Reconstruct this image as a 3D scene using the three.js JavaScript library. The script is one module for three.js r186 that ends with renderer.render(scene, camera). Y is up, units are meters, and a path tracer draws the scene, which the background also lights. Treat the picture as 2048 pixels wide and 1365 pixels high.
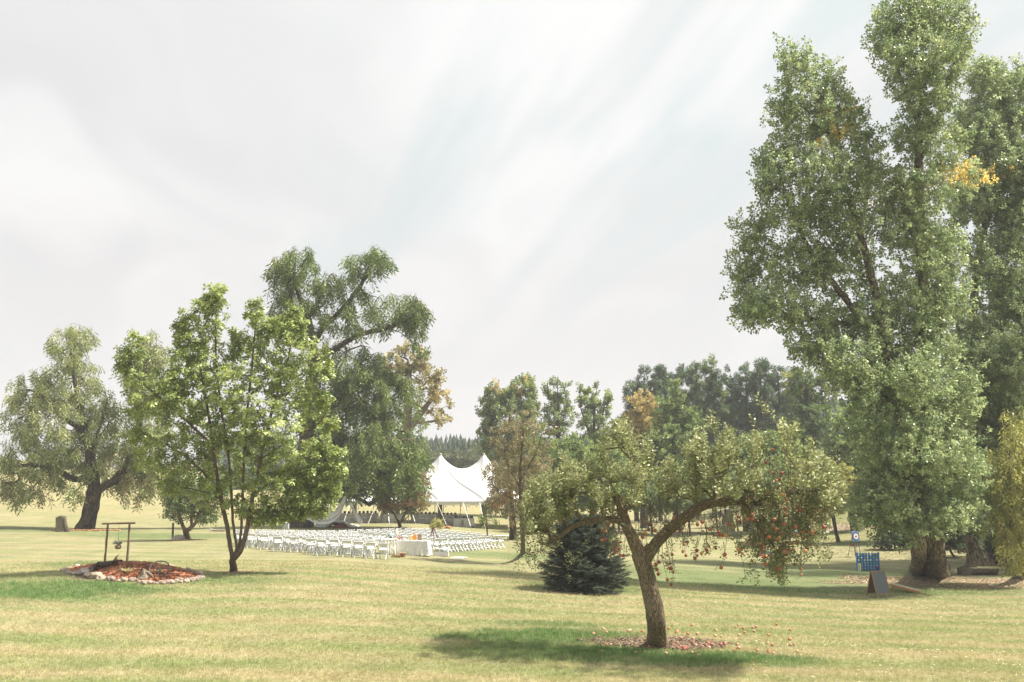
import * as THREE from 'three';
import { mergeGeometries, toCreasedNormals } from 'three/addons/utils/BufferGeometryUtils.js';
import { RoundedBoxGeometry } from 'three/addons/geometries/RoundedBoxGeometry.js';
import { createNoise2D, createNoise3D } from 'simplex-noise';

// ---------- camera, sky, sun, exposure ----------
const W = 1024, H = 682;
const FOC = 1982, EYE = 4.1, PITCH = Math.atan((930 - 682.5) / FOC);      // focal length in pixels of a 2048 wide picture; eye height
const scene = new THREE.Scene();
const camera = new THREE.PerspectiveCamera(2 * Math.atan(682.5 / FOC) * 180 / Math.PI, W / H, 0.1, 3000);
camera.position.set(0, EYE, 0);
camera.rotation.set(PITCH, 0, 0);
scene.add(camera);
const renderer = new THREE.WebGLRenderer({ antialias: true });
renderer.setSize(W, H);
renderer.toneMapping = THREE.LinearToneMapping;
renderer.toneMappingExposure = 2.2;
renderer.shadowMap.enabled = true;
function rng(seed) { let a = seed >>> 0; return () => { a = (a + 0x6d2b79f5) | 0; let t = Math.imul(a ^ (a >>> 15), 1 | a); t = (t + Math.imul(t ^ (t >>> 7), 61 | t)) ^ t; return ((t ^ (t >>> 14)) >>> 0) / 4294967296; }; }
const R0 = rng(11);
const n2 = createNoise2D(rng(1)), n2b = createNoise2D(rng(2)), n3 = createNoise3D(rng(3));
const fbm = (x, y, o = 4) => { let s = 0, a = 0.5, f = 1; for (let i = 0; i < o; i++) { s += a * n2(x * f + i * 17.3, y * f - i * 9.1); a *= 0.5; f *= 2.03; } return s; };
const clamp = (x, a = 0, b = 1) => Math.min(b, Math.max(a, x));
const sst = (a, b, x) => { const t = clamp((x - a) / (b - a)); return t * t * (3 - 2 * t); };
const lerp = (a, b, t) => a + (b - a) * t;
const mix3 = (a, b, t) => [lerp(a[0], b[0], t), lerp(a[1], b[1], t), lerp(a[2], b[2], t)];
const V = (x, y, z) => new THREE.Vector3(x, y, z);

const SUN_AZ = 84 * Math.PI / 180, SUN_EL = 56 * Math.PI / 180;            // to the right of the view, behind the scene
const sunDir = V(Math.sin(SUN_AZ) * Math.cos(SUN_EL), Math.sin(SUN_EL), -Math.cos(SUN_AZ) * Math.cos(SUN_EL));
const sun = new THREE.DirectionalLight(new THREE.Color(1, 0.93, 0.82), 5);
sun.position.copy(sunDir).multiplyScalar(180).add(V(0, 0, -50));
sun.target.position.set(0, 0, -50);
sun.castShadow = true; sun.shadow.radius = 5; sun.shadow.mapSize.set(4096, 4096);
Object.assign(sun.shadow.camera, { left: -120, right: 120, top: 120, bottom: -120, near: 1, far: 500 });
scene.add(sun, sun.target);

{ // thin high cloud over a pale sky, in streaks that fan out along the wind
  const w = 2048, h = 1024, data = new Float32Array(w * h * 4);
  const E = 1 / 2.2, blue = [0.69, 0.765, 0.785], white = [0.93, 0.93, 0.93], grey = [0.77, 0.77, 0.785], low = [0.83, 0.80, 0.80], glow = [1.0, 1.0, 0.96];
  const ca = -0.3, sa = -0.954;
  for (let j = 0; j < h; j++) {
    const up = ((j + 0.5) / h - 0.5) * Math.PI, y = Math.sin(up), c = Math.cos(up);
    for (let i = 0; i < w; i++) {
      const az = ((i + 0.5) / w - 0.5) * 2 * Math.PI, x = Math.cos(az) * c, z = Math.sin(az) * c;
      let col;
      if (y < -0.02) col = [0.36, 0.33, 0.25];
      else {
        const yy = Math.max(y, 0) + 0.2, u = x / yy, v = z / yy, a = u * ca + v * sa, b = -u * sa + v * ca;
        const wx = 0.6 * fbm(a * 0.4 + 3, b * 0.7, 3), wy = 0.5 * fbm(a * 0.3 - 7, b * 0.6 + 5, 3);
        const broad = fbm(a * 0.15 + wx * 0.28 + 2, b * 0.6 + wy * 0.4 + 4, 4), streak = fbm(a * 0.2 + wx * 0.5 + 11, b * 1.5 + wy * 0.8, 6), wisp = fbm(a * 0.8 + wx * 0.7 + 31, b * 7 + wy * 1.3, 6);
        const cover = clamp(0.52 + broad * 0.6 + streak * 0.42 + wisp * 0.3), thick = clamp(0.45 + fbm(a * 0.5 + wy, b * 0.9 + wx + 20, 4) * 1.1);
        col = mix3(blue, mix3(white, grey, thick), sst(0.05, 0.8, cover));
        col = mix3(col, low, sst(0.34, 0.0, y) * 0.85);
        const cs = x * sunDir.x + y * sunDir.y + z * sunDir.z;
        const g = 2.6 * Math.exp(-Math.pow(Math.acos(clamp(cs, -1, 1)) / 0.36, 2)) + 0.34 * Math.exp(-Math.pow(Math.acos(clamp(cs, -1, 1)) / 1.05, 2));
        col = [col[0] + g * glow[0] * 0.55, col[1] + g * glow[1] * 0.55, col[2] + g * glow[2] * 0.5];
      }
      const o = (j * w + i) * 4; data[o] = col[0] * E; data[o + 1] = col[1] * E; data[o + 2] = col[2] * E; data[o + 3] = 1;
    }
  }
  const t = new THREE.DataTexture(data, w, h, THREE.RGBAFormat, THREE.FloatType);
  t.mapping = THREE.EquirectangularReflectionMapping; t.magFilter = THREE.LinearFilter; t.needsUpdate = true;
  scene.background = t; scene.environment = t;
}
scene.fog = new THREE.FogExp2(0xeceef0, 0.0006);

// ---------- places: a pixel of the 2048 wide photograph and a distance, or the ground under it ----------
function ray(px, py) { const cx = (px - 1024) / FOC, cy = -(py - 682.5) / FOC, c = Math.cos(PITCH), s = Math.sin(PITCH); return V(cx, cy * c + s, cy * s - c); }
function at(px, py, D) { const r = ray(px, py); return r.multiplyScalar(D / -r.z).add(V(0, EYE, 0)); }
const bump = (x, c, w) => Math.exp(-(((x - c) / w) ** 2));
function groundH(x, z) {
  const D = -z;
  let h = -0.0205 * (Math.max(0, D - 38) - Math.max(0, D - 150));
  h -= 0.06 * clamp(x + 8, 0, 22) * sst(18, 45, D);
  h += 9.6 * bump(x, -92, 34) * bump(D, 140, 52);
  h += 9.5 * sst(18, 62, x) * sst(62, 150, D);
  h += 3 * sst(150, 330, D) * sst(-10, 60, x) + 5 * sst(170, 330, D);
  h += (n2(x * 0.05, z * 0.05) * 0.1 + n2(x * 0.3, z * 0.3) * 0.02) * sst(10, 30, Math.abs(D));
  return h;
}
function ground(px, py) {                                                    // where the line of sight through a pixel meets the ground
  const r = ray(px, py); r.multiplyScalar(1 / -r.z);
  let D = 8, p = V(0, 0, 0);
  for (; D < 420; D += 0.1) { p.set(r.x * D, EYE + r.y * D, -D); if (p.y <= groundH(p.x, p.z)) break; }
  p.y = groundH(p.x, p.z); return p;
}
const onGround = (x, D, dy = 0) => V(x, groundH(x, -D) + dy, -D);
const under = (px, D) => { const x = (px - 1024) / FOC * D; return onGround(x, D); };

// ---------- naming ----------
const used = {};
function numbered(n) { n = n.replace(/_\d{3}$/, ''); const k = used[n] = (used[n] ?? -1) + 1; return k ? n + '_' + String(k).padStart(3, '0') : n; }
function tag(o, label, category, group, kind) { if (label) o.userData.label = label; if (category) o.userData.category = category; if (group) o.userData.group = group; if (kind) o.userData.kind = kind; return o; }
function thing(name, label, category, pos, turn = 0, group) { const g = new THREE.Group(); g.name = numbered(name); g.position.copy(pos); g.rotation.y = turn; scene.add(g); return tag(g, label, category, group); }
function shadows(m) { m.castShadow = m.receiveShadow = true; return m; }
function part(name, geo, mat, parent) { const m = shadows(new THREE.Mesh(geo, mat)); m.name = name; parent.add(m); return m; }
function dup(root, label, pos, turn, group) { const c = root.clone(); c.name = numbered(root.name); scene.add(c); if (pos) c.position.copy(pos); if (turn !== undefined) c.rotation.y = turn; c.userData = { ...root.userData, label }; if (group) c.userData.group = group; return c; }
const T4 = new THREE.Matrix4();
function box(w, h, d, x = 0, y = 0, z = 0, rx = 0, ry = 0, rz = 0) { const g = new THREE.BoxGeometry(w, h, d); g.applyMatrix4(T4.makeRotationFromEuler(new THREE.Euler(rx, ry, rz))); g.translate(x, y, z); return g; }
function rbox(w, h, d, r, x = 0, y = 0, z = 0, rx = 0, ry = 0, rz = 0) { const g = new RoundedBoxGeometry(w, h, d, 2, r); g.applyMatrix4(T4.makeRotationFromEuler(new THREE.Euler(rx, ry, rz))); g.translate(x, y, z); return g; }
function bar(a, b, w, d) { const l = a.distanceTo(b), g = new THREE.BoxGeometry(w, l, d ?? w), q = new THREE.Quaternion().setFromUnitVectors(V(0, 1, 0), b.clone().sub(a).normalize()); g.applyQuaternion(q); g.translate((a.x + b.x) / 2, (a.y + b.y) / 2, (a.z + b.z) / 2); return g; }
function rod(a, b, r0, r1, seg = 8) { const l = a.distanceTo(b), g = new THREE.CylinderGeometry(r1 ?? r0, r0, l, seg), q = new THREE.Quaternion().setFromUnitVectors(V(0, 1, 0), b.clone().sub(a).normalize()); g.applyQuaternion(q); g.translate((a.x + b.x) / 2, (a.y + b.y) / 2, (a.z + b.z) / 2); return g; }
const merge = (list) => mergeGeometries(list.map((g) => (g.index ? g.toNonIndexed() : g)).map((g) => { const o = new THREE.BufferGeometry(); for (const k of ['position', 'normal', 'uv']) o.setAttribute(k, g.attributes[k]); return o; }));

// ---------- materials ----------
function noiseTex(w, h, f, srgb = true) {
  const d = new Uint8Array(w * h * 4);
  for (let j = 0; j < h; j++) for (let i = 0; i < w; i++) { const c = f(i / w, j / h), o = (j * w + i) * 4; d[o] = clamp(c[0]) * 255; d[o + 1] = clamp(c[1]) * 255; d[o + 2] = clamp(c[2]) * 255; d[o + 3] = 255; }
  const t = new THREE.DataTexture(d, w, h); t.wrapS = t.wrapT = THREE.RepeatWrapping; t.magFilter = THREE.LinearFilter; t.minFilter = THREE.LinearMipmapLinearFilter; t.colorSpace = srgb ? THREE.SRGBColorSpace : THREE.NoColorSpace; t.needsUpdate = true; return t;
}
// tileable noise: a torus in three dimensions is enough when the seams are blended
const tile2 = (u, v, f, s = 0) => { const a = n2(u * f + s, v * f), b = n2((u - 1) * f + s, v * f), c = n2(u * f + s, (v - 1) * f), d = n2((u - 1) * f + s, (v - 1) * f); return lerp(lerp(a, b, u), lerp(c, d, u), v); };
const barkTex = noiseTex(256, 512, (u, v) => {
  const ridge = Math.abs(tile2(u, v * 0.5, 9, 3) + 0.4 * tile2(u, v, 18, 9)), fine = tile2(u, v, 40, 20), b = 0.62 + 0.34 * sst(0.0, 0.4, ridge) + fine * 0.16; return [b, b * 0.97, b * 0.93];
});
const barkBump = noiseTex(256, 512, (u, v) => { const r = Math.abs(tile2(u, v * 0.5, 9, 3) + 0.4 * tile2(u, v, 18, 9)), b = sst(0, 0.4, r) * 0.8 + tile2(u, v, 40, 20) * 0.1; return [b, b, b]; }, false);
const woodTex = noiseTex(256, 256, (u, v) => { const g = tile2(u * 0.9999, v, 3, 1) * 0.5, l = Math.sin((u * 22 + g * 5) * 3), b = 0.78 + l * 0.1 + tile2(u, v, 30, 5) * 0.1; return [b, b * 0.96, b * 0.9]; });
const std = (r, g, b, o = {}) => { const m = new THREE.MeshStandardMaterial({ roughness: 0.8, metalness: 0, ...o }); m.color.setRGB(r, g, b); return m; };
const bark = (r, g, b) => std(r, g, b, { map: barkTex, bumpMap: barkBump, bumpScale: 0.03, roughness: 0.95 });
const furrow = (u, v) => { const w = tile2(u, v, 5, 41) * 0.05, q = Math.abs(tile2((u + w + 1) % 1, v * 0.999, 6, 3)) + 0.35 * Math.abs(tile2(u, v, 13, 17)); return q; };
const oldBarkTex = noiseTex(256, 256, (u, v) => { const b = 0.5 + 0.5 * sst(0.02, 0.5, furrow(u, v)) + tile2(u, v, 34, 20) * 0.14; return [b, b * 0.97, b * 0.92]; }), oldBarkBump = noiseTex(256, 256, (u, v) => { const b = sst(0, 0.5, furrow(u, v)) * 0.85 + tile2(u, v, 34, 20) * 0.1; return [b, b, b]; }, false);
for (const t of [oldBarkTex, oldBarkBump]) t.repeat.set(0.5, 0.22);
const oldBark = (r, g, b) => std(r, g, b, { map: oldBarkTex, bumpMap: oldBarkBump, bumpScale: 0.12, roughness: 0.95 });
const leafMat = (trans = 0.4, rough = 1) => { const m = new THREE.MeshPhysicalMaterial({ roughness: rough, transmission: trans, thickness: 0, side: THREE.DoubleSide }); m.color.setRGB(1, 1, 1); m.specularIntensity = 0.5; return m; };
const M = {
  barkGrey: bark(0.26, 0.22, 0.17), barkDark: oldBark(0.15, 0.12, 0.09), barkApple: bark(0.36, 0.3, 0.2), barkMaple: bark(0.3, 0.235, 0.17), barkPoplar: oldBark(0.3, 0.245, 0.185),
  leaf: leafMat(0.55), leafShiny: std(1, 1, 1, { roughness: 0.42, side: THREE.DoubleSide }),
  white: std(0.62, 0.63, 0.65, { roughness: 0.45 }), whitePad: std(0.78, 0.785, 0.79, { roughness: 0.6 }),
  cloth: std(0.68, 0.67, 0.645, { roughness: 0.95, side: THREE.DoubleSide }), canvas: (() => { const m = new THREE.MeshPhysicalMaterial({ roughness: 0.9, transmission: 0.12, thickness: 0, side: THREE.DoubleSide }); m.color.setRGB(0.68, 0.675, 0.68); return m; })(),
  burlap: std(0.2, 0.17, 0.13, { roughness: 1 }), dark: std(0.025, 0.025, 0.027, { roughness: 0.7 }), metal: std(0.35, 0.35, 0.36, { metalness: 0.8, roughness: 0.4 }), copper: std(0.16, 0.06, 0.035, { roughness: 0.5, metalness: 0.4 }),
  woodOld: std(0.3, 0.25, 0.19, { map: woodTex, roughness: 0.95 }), woodGrey: std(0.32, 0.28, 0.24, { map: woodTex, roughness: 0.95 }), woodWarm: std(0.7, 0.36, 0.1, { map: woodTex, roughness: 0.6 }), woodCut: std(0.46, 0.33, 0.2, { map: woodTex, roughness: 0.9 }), woodSign: std(0.42, 0.26, 0.13, { map: woodTex, roughness: 0.6 }),
};

// ---------- mesh collector for tubes ----------
class Tubes {
  constructor() { this.p = []; this.n = []; this.u = []; this.i = []; }
  add(pts, rad, seg, flare) {
    const e = pts.length - 1, tail = pts[e].clone().sub(pts[e - 1]).setLength(rad[e] * 0.35).add(pts[e]); pts = [...pts, tail]; rad = [...rad, rad[e] * 0.04];
    const N = pts.length, base = this.p.length / 3, t = V(0, 0, 0), a = V(0, 0, 0), b = V(0, 0, 0); let len = 0;
    for (let k = 0; k < N; k++) {
      t.subVectors(pts[Math.min(k + 1, N - 1)], pts[Math.max(k - 1, 0)]).normalize();
      if (k === 0) { a.set(0, 0, 1); if (Math.abs(t.z) > 0.9) a.set(1, 0, 0); }
      b.crossVectors(t, a).normalize(); a.crossVectors(b, t).normalize();
      if (k) len += pts[k].distanceTo(pts[k - 1]);
      for (let s = 0; s <= seg; s++) {
        const w = s / seg * 2 * Math.PI, c = Math.cos(w), d = Math.sin(w), r = rad[k] * (flare ? flare(k, w, pts[k]) : 1);
        const x = b.x * c + a.x * d, y = b.y * c + a.y * d, z = b.z * c + a.z * d;
        this.p.push(pts[k].x + x * r, pts[k].y + y * r, pts[k].z + z * r); this.n.push(x, y, z); this.u.push(s / seg * Math.max(1, Math.round(rad[0] * 6.28 / 0.5)), len / 1.1);
      }
    }
    for (let k = 0; k < N - 1; k++) for (let s = 0; s < seg; s++) { const o = base + k * (seg + 1) + s, q = o + seg + 1; this.i.push(o, q, o + 1, o + 1, q, q + 1); }
    return this;
  }
  geo() { const g = new THREE.BufferGeometry(); g.setAttribute('position', new THREE.Float32BufferAttribute(this.p, 3)); g.setAttribute('normal', new THREE.Float32BufferAttribute(this.n, 3)); g.setAttribute('uv', new THREE.Float32BufferAttribute(this.u, 2)); g.setIndex(this.i); return g; }
}

// ---------- leaves: small sprigs of real leaf blades, their stem along +y ----------
const OUT = {                                                               // half outlines (along the blade, half width)
  oval: [[0, 0], [0.3, 0.24], [0.65, 0.22], [1, 0]], round: [[0, 0], [0.22, 0.42], [0.55, 0.34], [1, 0]], lance: [[0, 0], [0.4, 0.13], [1, 0]],
  lobed: [[0, 0], [0.08, 0.3], [0.3, 0.2], [0.42, 0.52], [0.58, 0.2], [0.75, 0.2], [1, 0]],
};
function sprig(seed, n, len, leaf, shape, { spread = 1, flat = 0, droop = 0.2, fold = 0.25, tw = 0.006 } = {}) {
  const r = rng(seed), p = [], out = OUT[shape];
  const tri = (a, b, c) => p.push(a.x, a.y, a.z, b.x, b.y, b.z, c.x, c.y, c.z);
  for (let k = 0; k < n; k++) {
    const y = len * (0.15 + 0.85 * k / Math.max(1, n - 1)), az = k * 2.4 + r() * 0.8, L = leaf * (0.75 + r() * 0.5);
    const dir = V(Math.cos(az) * spread, 0.35 + r() * 0.5 - droop, Math.sin(az) * spread * (1 - flat)).normalize();
    const nn = V((r() - 0.5) * (1 - flat * 0.7) * 1.6, (r() - 0.5) * 1.4 * (1 - flat * 0.6) + 0.25, (r() - 0.5) * 1.2 + flat * 1.5 + 0.3).normalize();
    const side = V(0, 0, 0).crossVectors(dir, nn).normalize(); nn.crossVectors(side, dir).normalize();
    const o = V(dir.x * leaf * 0.25, y + dir.y * leaf * 0.25, dir.z * leaf * 0.25);
    const P = (t, w, s) => V(o.x, o.y, o.z).addScaledVector(dir, t * L).addScaledVector(side, w * L * s).addScaledVector(nn, w * L * fold + (-0.18) * t * t * L);
    for (const s of [-1, 1]) for (let q = 0; q < out.length - 1; q++) {
      const a0 = P(out[q][0], 0, 1), b0 = P(out[q][0], out[q][1], s), a1 = P(out[q + 1][0], 0, 1), b1 = P(out[q + 1][0], out[q + 1][1], s);
      if (out[q][1]) { s > 0 ? tri(a0, b0, b1) : tri(a0, b1, b0); }
      if (out[q + 1][1] || !out[q][1] ) { s > 0 ? tri(a0, b1, a1) : tri(a0, a1, b1); } else { s > 0 ? tri(a0, b0, a1) : tri(a0, a1, b0); }
    }
  }
  const e = V(tw, 0, 0), f = V(-tw * 0.5, 0, tw), tip = V(0, len, 0), o = V(-tw * 0.5, 0, -tw); tri(e, tip, f); tri(f, tip, o);
  const g = new THREE.BufferGeometry(); g.setAttribute('position', new THREE.Float32BufferAttribute(p, 3)); g.computeVertexNormals(); return g;
}
const SPRIG = {
  apple: sprig(5, 9, 0.26, 0.085, 'oval', { spread: 0.8 }), maple: sprig(6, 8, 0.32, 0.135, 'lobed', { flat: 0.55, droop: 0.3 }), willow: sprig(7, 11, 0.6, 0.26, 'lance', { spread: 0.7, droop: -0.2 }),
  poplar: sprig(8, 9, 0.36, 0.125, 'round', { droop: 0.4 }), far: sprig(9, 12, 0.85, 0.36, 'round', { droop: 0.3 }), small: sprig(10, 9, 0.3, 0.11, 'oval', {}), needle: sprig(12, 34, 0.5, 0.3, 'lance', { spread: 0.9, droop: 0 }),
};
const _q = new THREE.Quaternion(), _m = new THREE.Matrix4(), _x = V(0, 0, 0), _y = V(0, 0, 0), _z = V(0, 0, 0), _c = new THREE.Color();
function leaves(name, geo, mat, list, parent) {                              // list: {p, up (stem), face, s, c}
  const im = shadows(new THREE.InstancedMesh(geo, mat, list.length)); im.name = name; im.userData.kind = 'stuff';
  list.forEach((l, i) => {
    _y.copy(l.up).normalize(); _x.crossVectors(_y, l.face); if (_x.lengthSq() < 1e-4) _x.set(1, 0, 0); _x.normalize(); _z.crossVectors(_x, _y);
    _m.makeBasis(_x, _y, _z); _m.scale(V(l.s, l.s, l.s)); _m.setPosition(l.p); im.setMatrixAt(i, _m); im.setColorAt(i, _c.setRGB(l.c[0], l.c[1], l.c[2]));
  });
  parent.add(im); return im;
}

// ---------- trees: limbs as seen, crown clumps as seen, twigs grown between them ----------
function tree(o) {
  const r = rng(o.seed), D0 = o.D, sc = FOC / D0, B = o.base;
  const g = thing(o.name, o.label, 'tree', B, 0, o.group);
  const X = [], Y = [], Z = [], par = [], cnt = [], chains = [];
  const add = (p, q) => { X.push(p.x); Y.push(p.y); Z.push(p.z); par.push(q); cnt.push(0); return X.length - 1; };
  const rel = (px, py, dz) => at(px, py, D0 + dz + (o.dzAt ? o.dzAt(px) : 0)).sub(B);
  const step = o.step ?? 12 / sc;
  const root = add(V(0, -0.35, 0), -1);
  const grow = o.grow ?? o.style; const nearest = (p, upPen = 0) => { let best = 0, bd = 1e9; for (let i = 0; i < X.length; i++) { const dx = X[i] - p.x, dy = Y[i] - p.y, dz = Z[i] - p.z; let d = dx * dx + dy * dy + dz * dz; if (upPen && dy > 0) d += upPen * dy * dy; if (d < bd) { bd = d; best = i; } } return [best, Math.sqrt(bd)]; };
  for (const L of o.limbs) {
    let pts = L.map(([px, py, dz = 0]) => rel(px, py, dz));
    const st = chains.length ? nearest(pts[0])[0] : root;
    pts[0] = V(X[st], Y[st], Z[st]);
    const cv = new THREE.CatmullRomCurve3(pts, false, 'centripetal'), n = Math.max(2, Math.ceil(cv.getLength() / step)), ids = [st];
    for (let k = 1; k <= n; k++) { const q = cv.getPoint(k / n); const w = step * 0.12; ids.push(add(q.add(V((r() - 0.5) * w, (r() - 0.5) * w, (r() - 0.5) * w)), ids[k - 1])); }
    chains.push(ids);
  }
  const tips = [];
  for (const t of o.tipsAt?.(r) ?? []) tips.push({ p: rel(t[0], t[1], t[2]), tint: 0 });
  for (const f of o.puffs) {
    const [px, py, rx, ry, dz = 0, den = 1, tint = 0] = f, n = Math.max(2, Math.round(rx * ry * den * o.density / 1000));
    const rd = (o.depthR ?? 1) * Math.min(rx, 1.6 * ry) / sc;
    const off = dz + (r() - 0.5) * (o.scatter ?? 1.2) * rd;
    for (let k = 0; k < n; k++) {
      let a, b, c, l; do { a = r() * 2 - 1; b = r() * 2 - 1; c = r() * 2 - 1; l = a * a + b * b + c * c; } while (l > 1 || l < 0.02);
      const s = Math.pow(l, (o.shell ?? 0.8) / 2 - 0.5) * (r() < 0.2 ? 1 + r() * 0.4 : 1);
      const p = rel(px + a * s * rx, py + b * s * ry, off + c * s * rd); if (p.y + B.y < groundH(p.x + B.x, p.z + B.z) + 0.25) continue;
      const cl = (o.clump ?? 26 / sc), nz = n3(p.x / cl, p.y / cl, p.z / cl + o.seed) + 0.5 * n3(p.x / cl * 2.3, p.y / cl * 2.3, p.z / cl * 2.3 + o.seed); if (den < 1.3 && nz < (o.gap ?? -0.02) && r() < 0.9) continue;
      tips.push({ p, tint, f });
    }
  }
  for (const t of tips) t.d = nearest(t.p)[1];
  tips.sort((a, b) => a.d - b.d);
  for (const t of tips) {
    const [i, d] = nearest(t.p, grow === 'up' ? 6 : grow === 'droop' ? 0.1 : 0.8), a = V(X[i], Y[i], Z[i]);
    const pd = par[i] >= 0 ? a.clone().sub(V(X[par[i]], Y[par[i]], Z[par[i]])).normalize() : V(0, 1, 0);
    const c = a.clone().lerp(t.p, 0.45); if (grow === 'up') { c.x = lerp(c.x, t.p.x, 0.45); c.z = lerp(c.z, t.p.z, 0.45); } else { c.addScaledVector(pd, d * 0.2); c.y += d * (o.style === 'droop' ? 0.25 : 0.06); }
    const n = clamp(Math.ceil(d / step), 2, 8), ids = [i];
    for (let k = 1; k <= n; k++) { const u = k / n, p = a.clone().multiplyScalar((1 - u) ** 2).addScaledVector(c, 2 * u * (1 - u)).addScaledVector(t.p, u * u); if (k < n) p.add(V((r() - 0.5) * d * 0.06, (r() - 0.5) * d * 0.06, (r() - 0.5) * d * 0.06)); ids.push(add(p, ids[k - 1])); }
    chains.push(ids); t.ids = ids; t.a = a; t.c = c;
    for (let q = ids[n]; q >= 0; q = par[q]) cnt[q]++;
  }
  const total = Math.max(2, cnt[root]), ex = o.ex ?? Math.log(o.r0 / o.rTip) / Math.log(total), rad = (i) => o.rTip * Math.pow(Math.max(1, cnt[i]), ex);
  const tb = new Tubes();
  chains.forEach((ids, k) => {
    const big = rad(ids[1]); if (big * sc < (o.minPx ?? 0.16) || (k >= o.limbs.length && big * sc < 0.2 && r() > (o.twigs ?? 1))) return;
    const lr = k < o.limbs.length && o.limbR?.[k];
    const P = ids.map((i) => V(X[i], Y[i], Z[i])), Rr = ids.map((i, q) => (q === 0 && k >= 1 && !(o.stems && k < o.stems) ? big : Math.min(rad(i), q === 0 ? o.r0 : 1e9)));
    if (k === 0 || (o.stems && k < o.stems)) Rr[0] = rad(ids[1]);
    if (lr) Rr.forEach((v, q) => { Rr[q] = Math.max(lerp(lr[0], lr[1], q / (Rr.length - 1)), q ? Math.min(v, lr[0]) : 0); }); else Rr[Rr.length - 1] *= 0.7;
    const bg = Math.max(big, lr ? lr[0] : 0); const seg = bg * sc > 7 ? 14 : bg * sc > 2.5 ? 9 : bg * sc > 0.9 ? 5 : 3;
    const fl = o.flare ?? 1.5;
    tb.add(P, Rr, seg, bg * sc > 2.5 ? (q, w, p) => (k === 0 || (o.stems && k < o.stems) ? 1 + (fl - 1) * Math.exp(-Math.max(0, p.y) / (o.r0 * (o.flareH ?? 1.1))) * (1 + 0.3 * Math.sin(w * 5 + o.seed)) : 1) * (1 + 0.1 * n3(p.x * 1.2 / o.r0 * 0.3 + Math.cos(w), p.y * 0.8, Math.sin(w) + o.seed)) : null);
  });
  part('trunk', tb.geo(), o.bark, g);
  const sets = {}, up = V(0, 1, 0);
  const cols = o.colors;
  for (const t of tips) {
    const pal = (t.tint && r() < 0.32 && cols[t.tint] ? cols[t.tint] : cols[0]).map((q) => q.map((e) => e * (o.bright ?? 2.05))), tone = r();
    const dir = t.p.clone().sub(t.c).normalize();
    for (let k = 0; k < o.perTip * (o.thin ?? 0.5); k++) {
      const u = 1 - Math.pow(r(), 1.3) * (o.along ?? 0.5);
      const p = t.a.clone().multiplyScalar((1 - u) ** 2).addScaledVector(t.c, 2 * u * (1 - u)).addScaledVector(t.p, u * u);
      const j = (o.jit ?? 0.3) * 0.7; p.add(V((r() + r() - 1) * j, (r() + r() - 1) * j, (r() + r() - 1) * j));
      if (p.y + B.y < groundH(p.x + B.x, p.z + B.z) + 0.1) continue;
      let stem, face = V(r() - 0.5, r() - 0.5, r() - 0.5);
      if (o.style === 'droop') { stem = V((r() - 0.5) * 0.9, -0.75 - r() * 0.5, (r() - 0.5) * 0.9); face = V(r() - 0.5, 0.3, r() - 0.5); p.y += 0.15; }
      else if (o.style === 'up') stem = V((r() - 0.5) * 0.9, 0.9 + r() * 0.4, (r() - 0.5) * 0.9);
      else if (o.style === 'layer') { stem = dir.clone().add(V((r() - 0.5) * 1.3, (r() - 0.45) * 0.8, (r() - 0.5) * 1.3)); face = V((r() - 0.5) * 0.9, 1, (r() - 0.5) * 0.9); }
      else { stem = dir.clone().add(V((r() - 0.5) * 1.8, (r() - 0.5) * 1.8 + 0.15, (r() - 0.5) * 1.8)); face = V((r() - 0.5) * 1.4, 0.7, (r() - 0.5) * 1.4); }
      const c = mix3(pal[0], pal[1], clamp(tone * 0.5 + r() * 0.6)), v = 0.78 + r() * 0.44;
      const key = r() < (o.shiny ?? 0.15) ? 'leafShiny' : 'leaf';
      (sets[key] ??= []).push({ p, up: stem, face, s: (o.leafScale ?? 1) * (0.75 + r() * 0.5), c: [c[0] * v, c[1] * v, c[2] * v] });
    }
  }
  for (const k in sets) leaves('foliage', o.sprig, M[k], sets[k], g);
  return { g, tips, r };
}

// ---------- the ground ----------
const DRY = [0.41, 0.355, 0.185], STRAW = [0.5, 0.44, 0.265], GREEN = [0.265, 0.31, 0.11], SHADE_GREEN = [0.105, 0.2, 0.045], FIELD = [0.43, 0.37, 0.19];  // the darkest green holds the look of grass in tree shade
const shadePatches = [];                                                            // green of the tree shadows painted into the turf, with longer tufts
const spot = (px, py, rx, rz, k = 1) => { const p = ground(px, py); shadePatches.push([p.x, p.z, rx, rz, k]); };
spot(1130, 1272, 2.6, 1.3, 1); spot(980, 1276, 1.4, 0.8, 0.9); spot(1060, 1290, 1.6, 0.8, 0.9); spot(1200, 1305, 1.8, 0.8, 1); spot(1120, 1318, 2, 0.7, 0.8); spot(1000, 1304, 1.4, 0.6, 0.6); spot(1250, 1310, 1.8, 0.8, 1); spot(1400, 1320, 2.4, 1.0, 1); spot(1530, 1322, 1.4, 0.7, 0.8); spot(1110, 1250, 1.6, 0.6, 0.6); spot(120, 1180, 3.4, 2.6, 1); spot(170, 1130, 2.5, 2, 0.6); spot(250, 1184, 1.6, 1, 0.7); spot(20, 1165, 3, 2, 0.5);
spot(1500, 1165, 6, 5, 0.75); spot(1330, 1150, 5, 6, 0.6); spot(1650, 1150, 6, 7, 0.7); spot(1850, 1180, 5, 2.5, 0.6); spot(1010, 1112, 4, 2.4, 0.7); spot(60, 1062, 9, 2.5, 0.7); spot(330, 1073, 8, 3, 0.7); spot(1690, 1090, 4, 4, 0.6); spot(420, 1160, 3, 2, 0.5); spot(1170, 1175, 3, 2.5, 0.6);
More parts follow.
